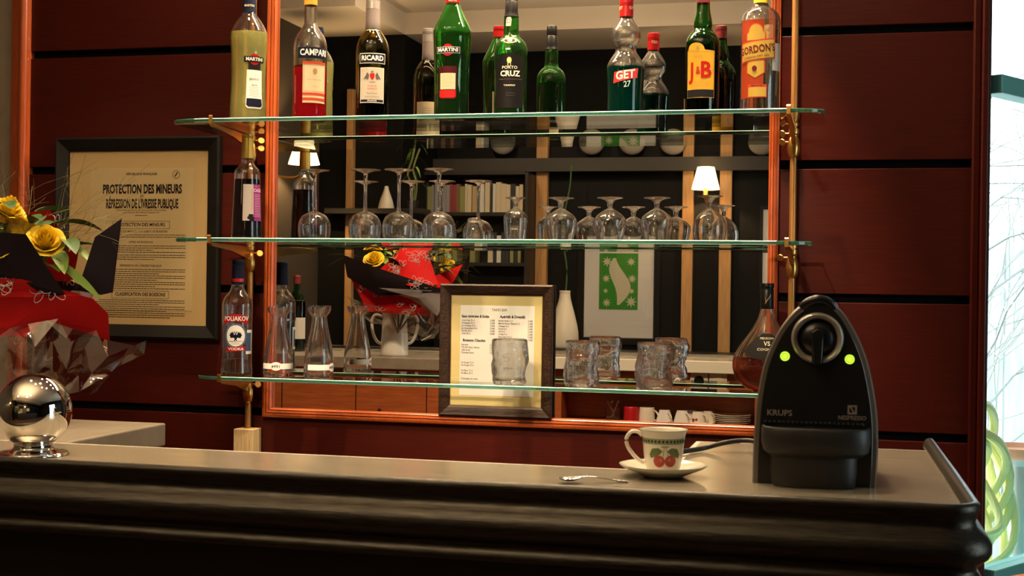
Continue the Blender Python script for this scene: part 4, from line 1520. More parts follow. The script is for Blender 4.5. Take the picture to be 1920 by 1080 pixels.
tan = pm('logo_grey', (.22, .19, .16), .5)
x, z = fpos(152, 648)
flat_text(t, 'lettering', [('KRUPS', .0115, x, z, .02, 1.05)], FRY - .0026, tan)
x, z = fpos(507, 662)
x2, z2 = fpos(507, 621)
flat_text(t, 'logo', [('NESPRESSO', .0082, x, z, .015, .92), frame2d(x2 - .0064, x2 + .0064, z2 - .0064, z2 + .0064, .0026), poly([(x2 - .0042, z2 + .0042), (x2 - .0008, z2 + .0042), (x2 + .0012, z2 - .0010), (x2 - .0006, z2 - .0006)]), poly([(x2 + .0042, z2 - .0042), (x2 + .0008, z2 - .0042), (x2 - .0012, z2 + .0010), (x2 + .0006, z2 + .0006)])], FRY - .0026, tan)


def dsec(hw, dep, n=22, p=3.2):
    """D-shaped plan: flat back at y=0, rounded to the front"""
    r = []
    for i in range(n + 1):
        a = pi + pi * i / n
        c, s = cos(a), sin(a)
        r.append((hw * (abs(c) ** (2 / p)) * (1 if c > 0 else -1), -dep * abs(s) ** (2 / p)))
    return r


def stack(bm, secs, y0):
    R = [[bm.verts.new((x, y0 + y, z)) for x, y in pts] for pts, z in secs]
    for A, B in zip(R, R[1:]):
        for j in range(len(A)):
            j2 = (j + 1) % len(A)
            bm.faces.new((A[j], A[j2], B[j2], B[j]))
    bm.faces.new(R[0])
    bm.faces.new(R[-1])
    return bm


hw = 267 * S
cxm = fpos(330, 0)[0]
z0, z1 = fpos(0, 850)[1], fpos(0, 706)[1]
b = stack(nb(), [(dsec(hw * .86, .040), z0), (dsec(hw * .96, .048), z0 + .006), (dsec(hw, .052), z0 + .018), (dsec(hw, .052), z1 - .004), (dsec(hw * .985, .0505), z1 - .001), (dsec(hw * .95, .048), z1), (dsec(hw * .93, .046), z1 - .003)], FRY - .0015)
bmesh.ops.translate(b, verts=b.verts[:], vec=(cxm, 0, 0))
obj('drip_tray', b, matte, t, 35)
hw2 = 212 * S
cx2 = fpos(322, 0)[0]
b = stack(nb(), [(dsec(hw2 * .93, .036), 0), (dsec(hw2 * .97, .039), .004), (dsec(hw2, .041), .02), (dsec(hw2, .041), z0 + .004)], FRY - .0015)
bmesh.ops.translate(b, verts=b.verts[:], vec=(cx2, 0, 0))
obj('pod_container', b, matte, t, 35)
b = nb()
for i in range(22):
    x = fpos(84 + i * 22.5, 0)[0]
    lathe(b, [(0, -.0025), (.0025, -.0012), (.0028, 0), (.0025, .0012), (0, .0025)], 8, (x, FRY - .003, fpos(0, 693)[1]))
obj('grille', b, matte, t, True)
# mains lead
pts = [atz(1432, 832, TZ + .020), atz(1400, 826, TZ + .020), atz(1360, 830, TZ + .016), atz(1320, 840, TZ + .006), atz(1285, 846, TZ + .006), atz(1262, 850, TZ + .006)]
pts = spline([(p_.x, p_.y, p_.z) for p_ in pts], 6)
b = nb()
tube(b, pts, .0042, 10)
obj('mains_lead', b, matte, t, True).matrix_parent_inverse = Matrix.Identity(4)
ml_ = [c for c in t.children if c.name.startswith('mains_lead')][0]
ml_.data.transform((Matrix.Translation(t.location) @ Matrix.Rotation(radians(2), 4, 'Z')).inverted())

# ------------------------------------------------------------------ cup, saucer, spoon
q = atz(1243, 893, TZ)
sa = obj('saucer', lathe(nb(), smooth_prof([(0, .0035), (.020, .0035), (.024, .0045), (.040, .009), (.055, .0145), (.0615, .0175), (.0622, .0165), (.056, .012), (.040, .0055), (.030, .001), (.026, 0), (.024, .0012), (0, .0012)], 3), 56, wob=lambda a, z: 1 + (.018 * abs(cos(5 * a)) if z > .011 else 0)), china, None, True, (q.x, q.y, TZ))
tag(sa, 'cream saucer with scalloped rim under the cherry cup', 'saucer')
rimb = nb()
tube(rimb, [(.0622 * (1 + .018 * abs(cos(5 * a))) * cos(a), .0622 * (1 + .018 * abs(cos(5 * a))) * sin(a), .0172) for a in [2 * pi * i / 72 for i in range(73)]], .0007, 6, caps=False)
obj('green_rim', rimb, pm('sage', (.30, .38, .28), .3), sa)
cz = TZ + .0036
t = thing('coffee_cup', 'cream coffee cup painted with red cherries and a green leaf border, on a saucer', 'cup', (q.x, q.y, cz))
cpo = [(.0205, 0), (.0225, .0012), (.0232, .004), (.0262, .016), (.0285, .030), (.0298, .044), (.0312, .055), (.0345, .0640)]
cp = smooth_prof(cpo, 5)
full = [(0, .002), (.019, .002)] + cp + [(.0350, .0646), (.0344, .0650), (.0336, .0645)] + [(r - .0022, z) for r, z in cp[::-1] if z > .006] + [(.019, .0055), (0, .0052)]
body = obj('cup_body', lathe(nb(), full, 56), china, t, 60)
rf = rfun(cp)
V = view_ang(q)
lab(body, rf, V, .0495, [rect(-.094, .094, -.0042, .0042)], 'green_band', pm('border_green', (.30, .33, .20), .3), .0002, .004, .002)
lv = []
for i in range(34):
    x = -.092 + i * .0056
    lv.append(poly([(x, 0), (x + .0018, .0022), (x + .0048, .0012), (x + .0026, 0), (x + .0048, -.0012), (x + .0018, -.0022)]))
lab(body, rf, V, .0495, lv, 'leaf_border', pm('leaf_ink', (.02, .04, .025), .3), .0004, .004)
lab(body, rf, V + .08, .022, [ell(-.0082, -.001, .0084, .0086), ell(.0085, -.0005, .0086, .0086)], 'cherries', pm('cherry', (.36, .035, .02), .25), .0003, .003, .003)
lab(body, rf, V + .08, .022, [ell(-.0055, .001, .0022, .0030, 14), ell(.0068, .0015, .0022, .003, 14)], 'cherry_shine', pm('cherry_light', (.50, .13, .07), .25), .0006)
leafp = lambda s: poly([(s * .003, .014), (s * .009, .0185), (s * .018, .017), (s * .0225, .009), (s * .0215, .003), (s * .014, .005), (s * .007, .009)])
lab(body, rf, V + .08, .022, [leafp(-1), leafp(1)], 'painted_leaves', pm('leaf_paint', (.12, .16, .06), .3), .0002, .003, .004)
lab(body, rf, V + .08, .022, [poly([(-.0030, .006), (-.0016, .019), (-.0006, .019), (-.0018, .006)]), poly([(.0040, .007), (.0006, .019), (.0016, .019), (.0052, .007)]), ell(0, .0205, .006, .0012, 12)], 'stalks', pm('stalk_paint', (.30, .28, .16), .3), .0005)
hv = V - radians(88)
hp = [(.031, .055), (.037, .0605), (.047, .060), (.0535, .051), (.052, .040), (.045, .029), (.036, .020), (.0265, .015)]
b = nb()
tube(b, spline([(r * sin(hv), -r * cos(hv), z) for r, z in hp], 5), [.0036] * 36, 10, flat=.8)
obj('handle', b, china, t, True)
b = nb()
tube(b, [(.0346 * cos(a), .0346 * sin(a), .0648) for a in [2 * pi * i / 48 for i in range(49)]], .0006, 6, caps=False)
obj('green_rim', b, MATS['sage'], t)

p0, p1 = atz(1046, 902, TZ + .003), atz(1142, 897, TZ + .006)
d = (p1 - p0)
L = d.length
ang = atan2(d.y, d.x)
b = nb()
for i in range(13):
    pass
rings = []
for i in range(15):
    u = i / 14
    hwid = .0125 * sqrt(max(0, 1 - (2 * u - 1) ** 2)) * (1 - .18 * u) + .0006
    dep = -.0042 * (1 - (2 * u - 1) ** 2)
    ring = []
    for j in range(9):
        s = j / 8 * 2 - 1
        ring.append((u * .036, hwid * s, dep * (1 - s * s) + .0062 + .0035 * (u if u > .5 else .5)))
    rings.append(ring)
R = [[b.verts.new(p_) for p_ in r] for r in rings]
R2 = [[b.verts.new((p_[0], p_[1] * 1.03, p_[2] - .0008)) for p_ in r] for r in rings]
for A in (R, R2):
    for i in range(14):
        for j in range(8):
            b.faces.new((A[i][j], A[i][j + 1], A[i + 1][j + 1], A[i + 1][j]))
tube(b, spline([(.034, 0, .0092), (.042, 0, .0098), (.06, 0, .0075), (.085, 0, .0035), (max(.1, L), 0, .0022)], 5), [.0022] * 8 + [.0026] * 7 + [.0034] * 6, 8, flat=.45)
sp = obj('teaspoon', b, steel, None, 50, (p0.x, p0.y, TZ - .0008))
sp.rotation_euler = (0, 0, ang)
tag(sp, 'small steel teaspoon lying on the bar left of the cup', 'spoon')

# ------------------------------------------------------------------ chrome ball
q = atz(62, 852, TZ)
t = thing('chrome_ball', 'polished chrome ball on a round foot on the bar at the far left', 'ornament', (q.x, q.y, TZ))
R_ = .0580
obj('ball', lathe(nb(), [(R_ * sin(a), .0685 - R_ * cos(a)) for a in [pi * i / 40 for i in range(41)]], 64), chrome, t, 'full')
obj('foot', lathe(nb(), smooth_prof([(0, 0), (.050, 0), (.053, .002), (.051, .0045), (.042, .006), (.033, .0085), (.0300, .012), (.0285, .017), (.02, .018), (0, .018)], 4), 56), chrome, t, True)

# ------------------------------------------------------------------ bouquet in its jug
JX, JY = -1.69, -1.36
t = thing('white_jug', 'white jug holding the wrapped flowers, seen in the mirror', 'jug', (JX, JY, BZ + .0004))
jp = smooth_prof([(.052, 0), (.054, .004), (.053, .03), (.050, .09), (.048, .14), (.050, .165), (.053, .172)], 4)
obj('jug_body', lathe(nb(), [(0, .002)] + jp + [(.050, .172)] + [(r - .003, z) for r, z in jp[::-1] if z > .006] + [(0, .006)], 40), whitec, t, 50)
for s in (1, -1):
    b = nb()
    tube(b, spline([(s * .049, 0, .150), (s * .075, 0, .155), (s * .088, 0, .130), (s * .082, 0, .085), (s * .068, 0, .055), (s * .050, 0, .045)], 5), .006, 10)
    hd = obj('handle', b, whitec, t, True)
    hd.rotation_euler = (0, 0, radians(-20))

BX, BY = -1.66, -1.31
bq = thing('flower_bouquet', 'bouquet of yellow roses wrapped in red and black paper and cellophane', 'bouquet', (BX, BY, BZ + .06))
O_ = Vector((BX, BY, BZ + .06))
paper_k = pm('black_paper', (.016, .010, .012), .9, spec=.1)
paper_r = pm('red_paper', (.50, .010, .010), .6)
paper_g = pm('grey_paper', (.33, .31, .32), .7)
pat = pm('white_pattern', (.55, .50, .48), .6)
K1, K2 = Vector((.807, .590, 0)), Vector((.590, -.807, 0))     # seen from the room
Q1, Q2 = Vector((.945, -.326, 0)), Vector((.326, .945, 0))     # seen from the mirror


def sheet_of(name, pts, m, basis, loops=0, seed=1, bend=.02, parent=None):
    """a folded sheet of paper: pts are (u, v, z) corners in the given basis"""
    A, B = basis
    cen = Vector((sum(p[0] for p in pts), sum(p[1] for p in pts), sum(p[2] for p in pts))) / len(pts)
    bm = nb()

    def P(p):
        return A * p[0] + B * p[1] + Vector((0, 0, p[2] - O_.z))
    vs = [bm.verts.new(P(p)) for p in pts]
    c = bm.verts.new(P(cen + Vector((0, bend, 0))))
    for i in range(len(vs)):
        bm.faces.new((vs[i], vs[(i + 1) % len(vs)], c))
    bmesh.ops.subdivide_edges(bm, edges=bm.edges[:], cuts=3, use_grid_fill=True)
    for v in bm.verts:
        n = noise.noise(v.co * 14 + Vector((seed, 0, 0)))
        v.co += B * n * .006
    nm = len(bm.faces)
    if loops:
        r = random.Random(seed)
        us = [p[0] for p in pts]
        zs = [p[2] for p in pts]
        bm.faces.ensure_lookup_table()
        tgt = [(f.calc_center_median(), f.normal.copy()) for f in bm.faces]
        for k in range(loops):
            ctr, nn = tgt[r.randrange(len(tgt))]
            a = r.uniform(0, 2 * pi)
            for s in (0, 1.1, -1.1):
                L_ = r.uniform(.020, .028)
                path = []
                for j in range(13):
                    q_ = 2 * pi * j / 12
                    x_, y_ = L_ * (.5 - .5 * cos(q_)) , L_ * .25 * sin(q_)
                    ca, sa_ = cos(a + s), sin(a + s)
                    u_, z_ = x_ * ca - y_ * sa_, x_ * sa_ + y_ * ca
                    path.append(ctr + A * u_ + Vector((0, 0, z_)) + B * .0035)
                tube(bm, path, .0007, 4, 1, caps=False)
    o = obj(name, bm, [m, pat], bq, 30)
    return o


KB, QB = (K1, K2), (Q1, Q2)
# side seen directly
sheet_of('black_paper', [(-.16, .20, 1.475), (.105, .205, 1.462), (.178, .16, 1.352), (.14, .14, 1.345), (-.16, .16, 1.375)], paper_k, KB, seed=2)
sheet_of('black_paper', [(.283, .12, 1.500), (.232, .135, 1.462), (.20, .15, 1.36), (.245, .13, 1.352), (.268, .12, 1.357)], paper_k, KB, seed=3, bend=.0)
sheet_of('red_paper', [(-.16, .155, 1.385), (.10, .165, 1.378), (.230, .13, 1.345), (.262, .10, 1.315), (.268, .07, 1.262), (.24, .09, 1.30), (.205, .12, 1.325), (.05, .14, 1.265), (-.16, .12, 1.25)], paper_r, KB, 0, seed=5)
sheet_of('patterned_paper', [(-.16, .172, 1.388), (.10, .180, 1.380), (.21, .150, 1.352), (.11, .165, 1.347), (-.16, .165, 1.345)], paper_r, KB, 9, seed=8, bend=.005)
# side seen in the mirror
mu = lambda px: (px - 738) * .00195
mz = lambda py: 1.38 + (533 - py) * .00195
sheet_of('black_paper', [(mu(632), .12, mz(478)), (mu(690), .16, mz(500)), (mu(832), .17, mz(545)), (mu(700), .13, mz(556)), (mu(640), .10, mz(520))], paper_k, QB, seed=12)
sheet_of('patterned_paper', [(mu(694), .10, mz(512)), (mu(742), .12, mz(466)), (mu(790), .12, mz(462)), (mu(812), .16, mz(532)), (mu(760), .17, mz(536))], paper_r, QB, 16, seed=13)
sheet_of('red_paper', [(mu(806), .12, mz(516)), (mu(861), .08, mz(492)), (mu(842), .10, mz(528)), (mu(812), .13, mz(538))], paper_r, QB, seed=14, bend=0)
sheet_of('grey_paper', [(mu(700), .15, mz(540)), (mu(835), .16, mz(545)), (mu(812), .13, mz(592)), (mu(760), .12, mz(560))], paper_g, QB, seed=15, bend=0)
sheet_of('patterned_paper', [(mu(645), .10, mz(520)), (mu(740), .13, mz(545)), (mu(790), .13, mz(562)), (mu(770), .10, mz(592)), (mu(680), .08, mz(586))], paper_r, QB, 7, seed=16, bend=0)


def cello_sheet(pts, basis, seed, amp=.016):
    """crisp wrapping film in broad folds"""
    A, B = basis
    bm = nb()
    rows = []
    r = random.Random(seed)
    for k, row in enumerate(pts):
        sp_ = spline(row, 2)
        out_ = []
        for i, p in enumerate(sp_):
            v_ = p[1] + amp * (1 if (i + k) % 2 else -1) * r.uniform(.3, 1.2)
            out_.append(bm.verts.new(A * (p[0] + r.uniform(-.008, .008)) + B * v_ + Vector((0, 0, p[2] + r.uniform(-.006, .006) - O_.z))))
        rows.append(out_)
    for a, b in zip(rows, rows[1:]):
        for i in range(len(a) - 1):
            if (i + len(rows)) % 2:
                bm.faces.new((a[i], a[i + 1], b[i + 1]))
                bm.faces.new((a[i], b[i + 1], b[i]))
            else:
                bm.faces.new((a[i], a[i + 1], b[i]))
                bm.faces.new((a[i + 1], b[i + 1], b[i]))
    bmesh.ops.subdivide_edges(bm, edges=bm.edges[:], cuts=3, use_grid_fill=True, smooth=.35)
    for v in bm.verts:
        v.co += B * noise.noise(v.co * 40 + Vector((seed, 3, 1))) * .0035
    return obj('cellophane', bm, cello, bq, 48)


cello_sheet([[(-.16, .13, 1.275), (.03, .16, 1.285), (.12, .15, 1.300), (.20, .12, 1.300), (.27, .08, 1.262), (.352, .03, 1.255)],
             [(-.16, .12, 1.24), (.03, .15, 1.25), (.12, .16, 1.26), (.19, .13, 1.265), (.26, .09, 1.235), (.330, .04, 1.238)],
             [(-.14, .10, 1.20), (.03, .12, 1.205), (.12, .13, 1.21), (.18, .11, 1.205), (.24, .09, 1.200), (.29, .05, 1.205)],
             [(-.10, .07, 1.17), (.02, .09, 1.17), (.10, .10, 1.172), (.17, .09, 1.170), (.215, .08, 1.160), (.25, .06, 1.165)]], KB, 4)
cello_sheet([[(mu(640), .10, mz(555)), (mu(700), .14, mz(575)), (mu(770), .13, mz(580)), (mu(830), .06, mz(570))],
             [(mu(665), .09, mz(590)), (mu(715), .12, mz(600)), (mu(775), .11, mz(612)), (mu(825), .06, mz(615))],
             [(mu(690), .06, mz(610)), (mu(720), .09, mz(615)), (mu(770), .08, mz(628)), (mu(810), .05, mz(638))]], QB, 9)
rose_m = pm('rose_yellow', (.86, .62, .03), .55)
leaf_m = pm('leaf_green', (.045, .10, .018), .5)
lime_m = pm('leaf_lime', (.16, .26, .03), .5)


def rose(c, r, seed, tilt):
    rr = random.Random(seed)
    bm = nb()
    for layer in range(6):
        f = layer / 5
        n = 3 + layer
        for k in range(n):
            a0 = 2 * pi * k / n + layer * .7 + rr.uniform(-.2, .2)
            wd = 2 * pi / n * .85
            V_ = []
            for i in range(6):
                u = i / 5
                row = []
                for j in range(7):
                    s = j / 6 * 2 - 1
                    a = a0 + s * wd
                    rad = r * (.16 + .62 * f) * (.45 + .6 * u + (.28 * f * u ** 3)) * (1 - .06 * s * s)
                    z = r * (-.65 + 1.5 * u * (1 - .34 * f) - .22 * s * s * u - .25 * f * u ** 4)
                    row.append(bm.verts.new((rad * cos(a), rad * sin(a), z)))
                V_.append(row)
            for i in range(5):
                for j in range(6):
                    bm.faces.new((V_[i][j], V_[i][j + 1], V_[i + 1][j + 1], V_[i + 1][j]))
    lathe(bm, [(0, -.75 * r), (.3 * r, -.6 * r), (.35 * r, -.2 * r), (0, .1 * r)], 12)
    o = obj('rose', bm, rose_m, bq, 60)
    o.location = Vector(c) - O_
    o.rotation_euler = tilt
    b = nb()
    tip = Vector(c) - O_
    tube(b, [tip + Vector((0, 0, -.6 * r)), tip * .5 + Vector((0, 0, .02)), Vector((0, 0, .03))], .003, 6)
    obj('stem', b, leaf_m, bq)
    return o


def kp(u, v, z):
    return O_ * 1 + K1 * u + K2 * v + Vector((0, 0, z - O_.z))


def qp(u, v, z):
    return O_ * 1 + Q1 * u + Q2 * v + Vector((0, 0, z - O_.z))


def real_at(px, py, d):
    return at(px, py, d)


for i, (c, r, tl_) in enumerate(((at(85, 452, 1.33), .036, (.9, .4, .3)), (at(14, 394, 1.30), .036, (.5, .2, 1)), (at(-6, 462, 1.42), .03, (.9, .2, .2)),
                                (qp(mu(690), .08, mz(486)), .040, (-.8, .1, 0)), (qp(mu(790), .06, mz(484)), .036, (-.5, .4, .5)), (qp(mu(742), .03, mz(468)), .03, (-.3, .2, .4)))):
    rose(c, r, i, tl_)


def leaf(c, d, L, wd, m, droop=.3, up=Vector((0, 0, 1))):
    d = Vector(d).normalized()
    side = d.cross(up).normalized()
    bm = nb()
    rows = []
    for i in range(10):
        u = i / 9
        p = Vector(c) - O_ + d * (L * u) - Vector((0, 0, droop * L * u * u))
        hw_ = wd * sin(pi * min(1, u * .93 + .07)) ** .8 * .5
        rows.append([bm.verts.new(p - side * hw_ + Vector((0, 0, hw_ * .4))), bm.verts.new(p), bm.verts.new(p + side * hw_ + Vector((0, 0, hw_ * .4)))])
    for a, b in zip(rows, rows[1:]):
        for j in range(2):
            bm.faces.new((a[j], a[j + 1], b[j + 1], b[j]))
    return obj('leaf', bm, m, bq, True)


r4 = random.Random(21)
leaf(at(104, 486, 1.33), at(188, 562, 1.30) - at(104, 486, 1.33), .115, .016, lime_m, -.02, Vector((.4, -.8, .3)))
for i in range(12):
    leaf(at(-40 + r4.uniform(0, 160), r4.uniform(400, 480), 1.24), (r4.uniform(-.5, 1), r4.uniform(-.9, .3), r4.uniform(-.2, .7)), r4.uniform(.06, .09), .035, leaf_m if i % 3 else lime_m, .3)
for i, (x, y) in enumerate(((100, 470), (120, 450), (90, 500), (60, 420))):
    leaf(at(x, y, 1.30), (.6, -.5, -.2 + .2 * i), .07, .035, lime_m if i % 2 == 0 else leaf_m, .4)
for i in range(14):
    leaf(qp(mu(r4.uniform(670, 830)), r4.uniform(-.02, .1), mz(r4.uniform(462, 500))), (r4.uniform(-.3, .9), r4.uniform(.1, .9), r4.uniform(-.2, .5)), r4.uniform(.06, .10), .04, leaf_m if i % 3 else lime_m, .3)
for s in (mu(606), mu(616)):
    leaf(qp(mu(668), .08, mz(482)), Q1 * -1 + Vector((0, 0, .25)), .14, .006, lime_m, .55 if s < mu(610) else .2)
# fine grasses
bm = nb()
for i in range(60):
    base = kp(r4.uniform(-.05, .20), r4.uniform(-.05, .12), 1.40)
    tip = kp(r4.uniform(.0, .34), r4.uniform(-.05, .15), r4.uniform(1.43, 1.60))
    mid = (base + tip) * .5 + Vector((r4.uniform(-.03, .03), r4.uniform(-.03, .03), r4.uniform(0, .05)))
    tube(bm, [q_ - O_ for q_ in spline([base, mid, tip], 4)], .00035, 3, caps=False)
    for j in range(2):
        e = tip + Vector((r4.uniform(-.04, .04), r4.uniform(-.03, .03), r4.uniform(-.02, .04)))
        tube(bm, [mid * .4 + tip * .6 - O_, e - O_], .00028, 3, caps=False)
g = obj('fine_grass', bm, pm('dry_grass', (.15, .13, .05), .8), bq)
g['kind'] = 'stuff'

# ------------------------------------------------------------------ chair at the right
t = thing('wooden_chair', 'orange wood chair back beyond the end of the bar at the bottom right', 'chair', (.46, -.55, 0), radians(180))
chw = pm('chair_wood', (.50, .14, .04), .35, coat=.3)
b = nb()
box(b, -.21, .21, -.21, .21, .43, .46, 0, .01)
obj('seat', b, chw, t)
for x in (-.19, .19):
    for y, h in ((-.19, .44), (.19, .80)):
        b = nb()
        tube(b, [(x, y, 0), (x, y, .43), (x, y + (.06 if h > .5 else 0), h)], .016, 10)
        obj('leg', b, chw, t, True)
b = nb()
pts = [(-.225 + .45 * i / 12, .25 + .03 * sin(pi * i / 12), .775 + .05 * sin(pi * i / 12)) for i in range(13)]
rows = []
for p_ in pts:
    rows.append([b.verts.new((p_[0], p_[1] + dy, p_[2] + dz)) for dy, dz in ((0, -.04), (.02, -.04), (.022, .025), (.011, .034), (0, .025))])
for A, B in zip(rows, rows[1:]):
    for j in range(5):
        b.faces.new((A[j], A[(j + 1) % 5], B[(j + 1) % 5], B[j]))
b.faces.new(rows[0])
b.faces.new(rows[-1])
obj('top_rail', b, chw, t, 50)
for x in (-.08, 0, .08):
    b = nb()
    tube(b, [(x, .195, .45), (x, .258, .77)], .009, 8)
    obj('spindle', b, chw, t, True)

# ------------------------------------------------------------------ things kept on the barman's side, seen in the mirror
NZ = .8585


def npos(px, d=1.655):
    p = mir(px, 780, d)
    return Vector((p.x, -d, NZ))


def cup_thing(name, label, px, m, prof, d=1.655, flip=True, hand=0, group='cups under the bar', cat='cup', hz_=.03):
    t = thing(name, label, cat, npos(px, d), 0, group)
    P_ = smooth_prof(prof, 4)
    h = P_[-1][1]
    full_ = [(0, .0)] + P_ + [(r - .003, z) for r, z in P_[::-1] if z > .004] + [(0, .004)]
    if flip:
        full_ = [(r, h - z) for r, z in full_]
    obj('cup_body', lathe(nb(), full_, 36), m, t, 60)
    b = nb()
    r0 = .031
    zs = (lambda z: h - z) if flip else (lambda z: z)
    tube(b, [(a * cos(hand), a * sin(hand), zs(z)) for a, z, _ in spline([(r0 - .004, h * .85, 0), (r0 + .014, h * .85, 0), (r0 + .018, h * .55, 0), (r0 + .006, h * .25, 0), (r0 - .010, h * .2, 0)], 4)], .0035, 8)
    obj('handle', b, m, t, True)
    return t


redmug = pm('red_china', (.42, .012, .02), .25, coat=.3)
mug = [(.026, 0), (.029, .003), (.031, .03), (.032, .058)]
cupp = [(.019, 0), (.021, .003), (.028, .025), (.034, .05)]
cup_thing('mug', 'red mug turned upside down in the niche under the bar', 1184, redmug, mug, hand=-.6)
cup_thing('mug', 'plain cream mug turned upside down beside the red mug', 1213, china, mug, hand=.3)
cup_thing('coffee_cup', 'white cup upside down next to the cream mug under the bar', 1246, whitec, cupp, hand=.9)
cup_thing('coffee_cup', 'white cup upside down third along the front row under the bar', 1279, whitec, cupp, hand=.8)
cup_thing('coffee_cup', 'white cup upside down in the back row behind the third cup', 1294, whitec, cupp, d=1.70, hand=2)
t = cup_thing('coffee_cup', 'cream cup with a red cherry motif upside down under the bar', 1309, china, cupp, d=1.625, hand=.6)
b = nb()
for x in (-.006, .006):
    lathe(b, [(0, -.004), (.005, -.002), (.0055, 0), (.005, .002), (0, .004)], 10, (x - .010, .0285, .022))
obj('cherries', b, MATS['cherry'], t)
cup_thing('coffee_cup', 'cream cup upside down beside the stacked saucers under the bar', 1328, china, cupp, d=1.68, hand=.9)
sau = smooth_prof([(0, .002), (.03, .002), (.045, .006), (.069, .013), (.070, .0115), (.047, .003), (.032, 0), (0, 0)], 3)
first = None
for i in range(5):
    q = npos(1373, 1.66) + Vector((0, 0, .0072 * i))
    if i == 0:
        first = obj('saucer', lathe(nb(), sau, 48), china, None, 50, q)
        tag(first, 'cream saucer in the stack of five under the bar', 'saucer', 'stacked saucers under the bar')
    else:
        dup(first, q)
t = thing('spoon_jar', 'glass jar of small spoons left of the red mug under the bar', 'jar', npos(1150, 1.66))
jpz = smooth_prof([(.026, 0), (.030, .004), (.031, .03), (.033, .05)], 3)
obj('jar_glass', lathe(nb(), wall_of(jpz, .0025, .005), 32), clear, t, 50)
for i in range(5):
    b = nb()
    a = i * 1.25
    tube(b, [(.012 * cos(a), .012 * sin(a), .008), (-.022 * cos(a), -.022 * sin(a), .070)], .0018, 6)
    lathe(b, [(0, -.006), (.004, -.004), (.005, 0), (.004, .004), (0, .006)], 10, (-.022 * cos(a), -.022 * sin(a), .073))
    obj('spoon', b, steel, t, True)
# wine bottle and black pot at the left, both only in the mirror
q = mir(556, 600, 1.50)
prof = [(.036, .001), (.0375, .005), (.0375, .18), (.034, .205), (.020, .235), (.0145, .25), (.0140, .30)]
t, rf = bottle('wine_bottle', 'dark wine bottle with a pale label on the stone counter, seen in the mirror', (q.x, -1.50, BZ + .0004), prof, MATS['dark_green_glass'], dark_liq, .2, capprof(.0148, .27, .305), MATS['maroon_cap'])
lab(t, rf, pi - .5, .095, [rect(-.04, .04, -.045, .04)], 'label', MATS['seal_paper'], .0004)
q = mir(706, 775, 1.05)
sc = thing('step_shelf', 'low dark shelf at the foot of the stone counter', 'shelf', (-1.75, -1.10, 0))
obj('board', bx(-.35, .35, -.10, .10, .82, .845), cw, sc)
for x in (-.33, .33):
    obj('leg', bx(x - .015, x + .015, -.09, .09, 0, .82), cw, sc)
t = thing('black_pot', 'round black lidded pot on the low shelf, seen in the mirror', 'pot', (q.x, -1.08, .8455))
obj('pot_body', lathe(nb(), smooth_prof([(0, 0), (.05, 0), (.058, .01), (.060, .035), (.052, .055), (.030, .066), (0, .07)], 4), 36), plastic, t, True)
obj('knob', lathe(nb(), [(0, .068), (.006, .068), (.008, .078), (0, .084)], 16), plastic, t, True)

# ------------------------------------------------------------------ the room behind the camera (seen in the mirror)
FARY = -4.90


def fx(px, d=4.86):
    return mir(px, 300, d).x


def fz(py, px=1100, d=4.86):
    return mir(px, py, d).z


# pale wood uprights on the dark wall
for px, wpx, d in ((656, 12, 4.16), (783, 15, 4.86), (1017, 21, 4.86), (1291, 19, 4.86), (1362, 21, 4.86)):
    x = fx(px, d)
    wd = wpx * 9.0 / 2545
    yb_ = -4.2 if d < 4.5 else FARY
    o = obj('wood_upright', bx(x - wd / 2, x + wd / 2, yb_, yb_ + .05, 0, 2.56, 0, .003), tanw)
    lb = {656: 'narrow wood upright on the projecting dark wall, leftmost in the mirror', 783: 'wood upright left of the bookcase in the mirror', 1017: 'wood upright right of the bookcase in the mirror', 1291: 'lamplit wood upright left of the shaded wall lamp', 1362: 'lamplit wood upright right of the shaded wall lamp'}[px]
    tag(o, lb, 'wood post', 'wood uprights on the dark back wall')
shw = pm('shelf_black', (.018, .014, .011), .45)
bm = nb()
box(bm, fx(790), 2.4, FARY, FARY + .09, fz(322), fz(297))
o = struct('trim_4', bm, pm('dark_cornice', (.030, .025, .020), .6))
bx0, bx1 = fx(791), fx(1006)
bc = thing('bookcase', 'black open bookcase full of paperbacks in the mirror', 'bookcase', (0, 0, 0))
SHZ = (fz(398, 900, 4.65), fz(492, 900, 4.65), fz(590, 900, 4.65))
obj('carcass', box(box(bx(bx0, bx0 + .02, FARY + .001, -4.64, 0, 2.09), bx1 - .02, bx1, FARY + .001, -4.64, 0, 2.09), bx0 + .02, bx1 - .02, FARY + .001, FARY + .012, 0, 2.09), shw, bc)
for z in SHZ + (.85, 2.10):
    obj('shelf_board', bx(bx0 + .02, bx1 - .02, FARY + .012, -4.64, z - .022, z), shw, bc)
cols = [('cream', (.50, .42, .28)), ('brown', (.16, .08, .04)), ('tan', (.40, .27, .12)), ('grey', (.22, .21, .20)), ('dark red', (.20, .03, .03)), ('black', (.02, .02, .02)), ('white', (.55, .52, .46)), ('olive', (.20, .20, .07))]
bms = [pm('book_' + c.replace(' ', '_'), rgb, .7) for c, rgb in cols]
page = pm('book_pages', (.55, .48, .36), .9)
protos = {}
r5 = random.Random(5)
nshelf = {0: 'upper', 1: 'middle', 2: 'lower'}
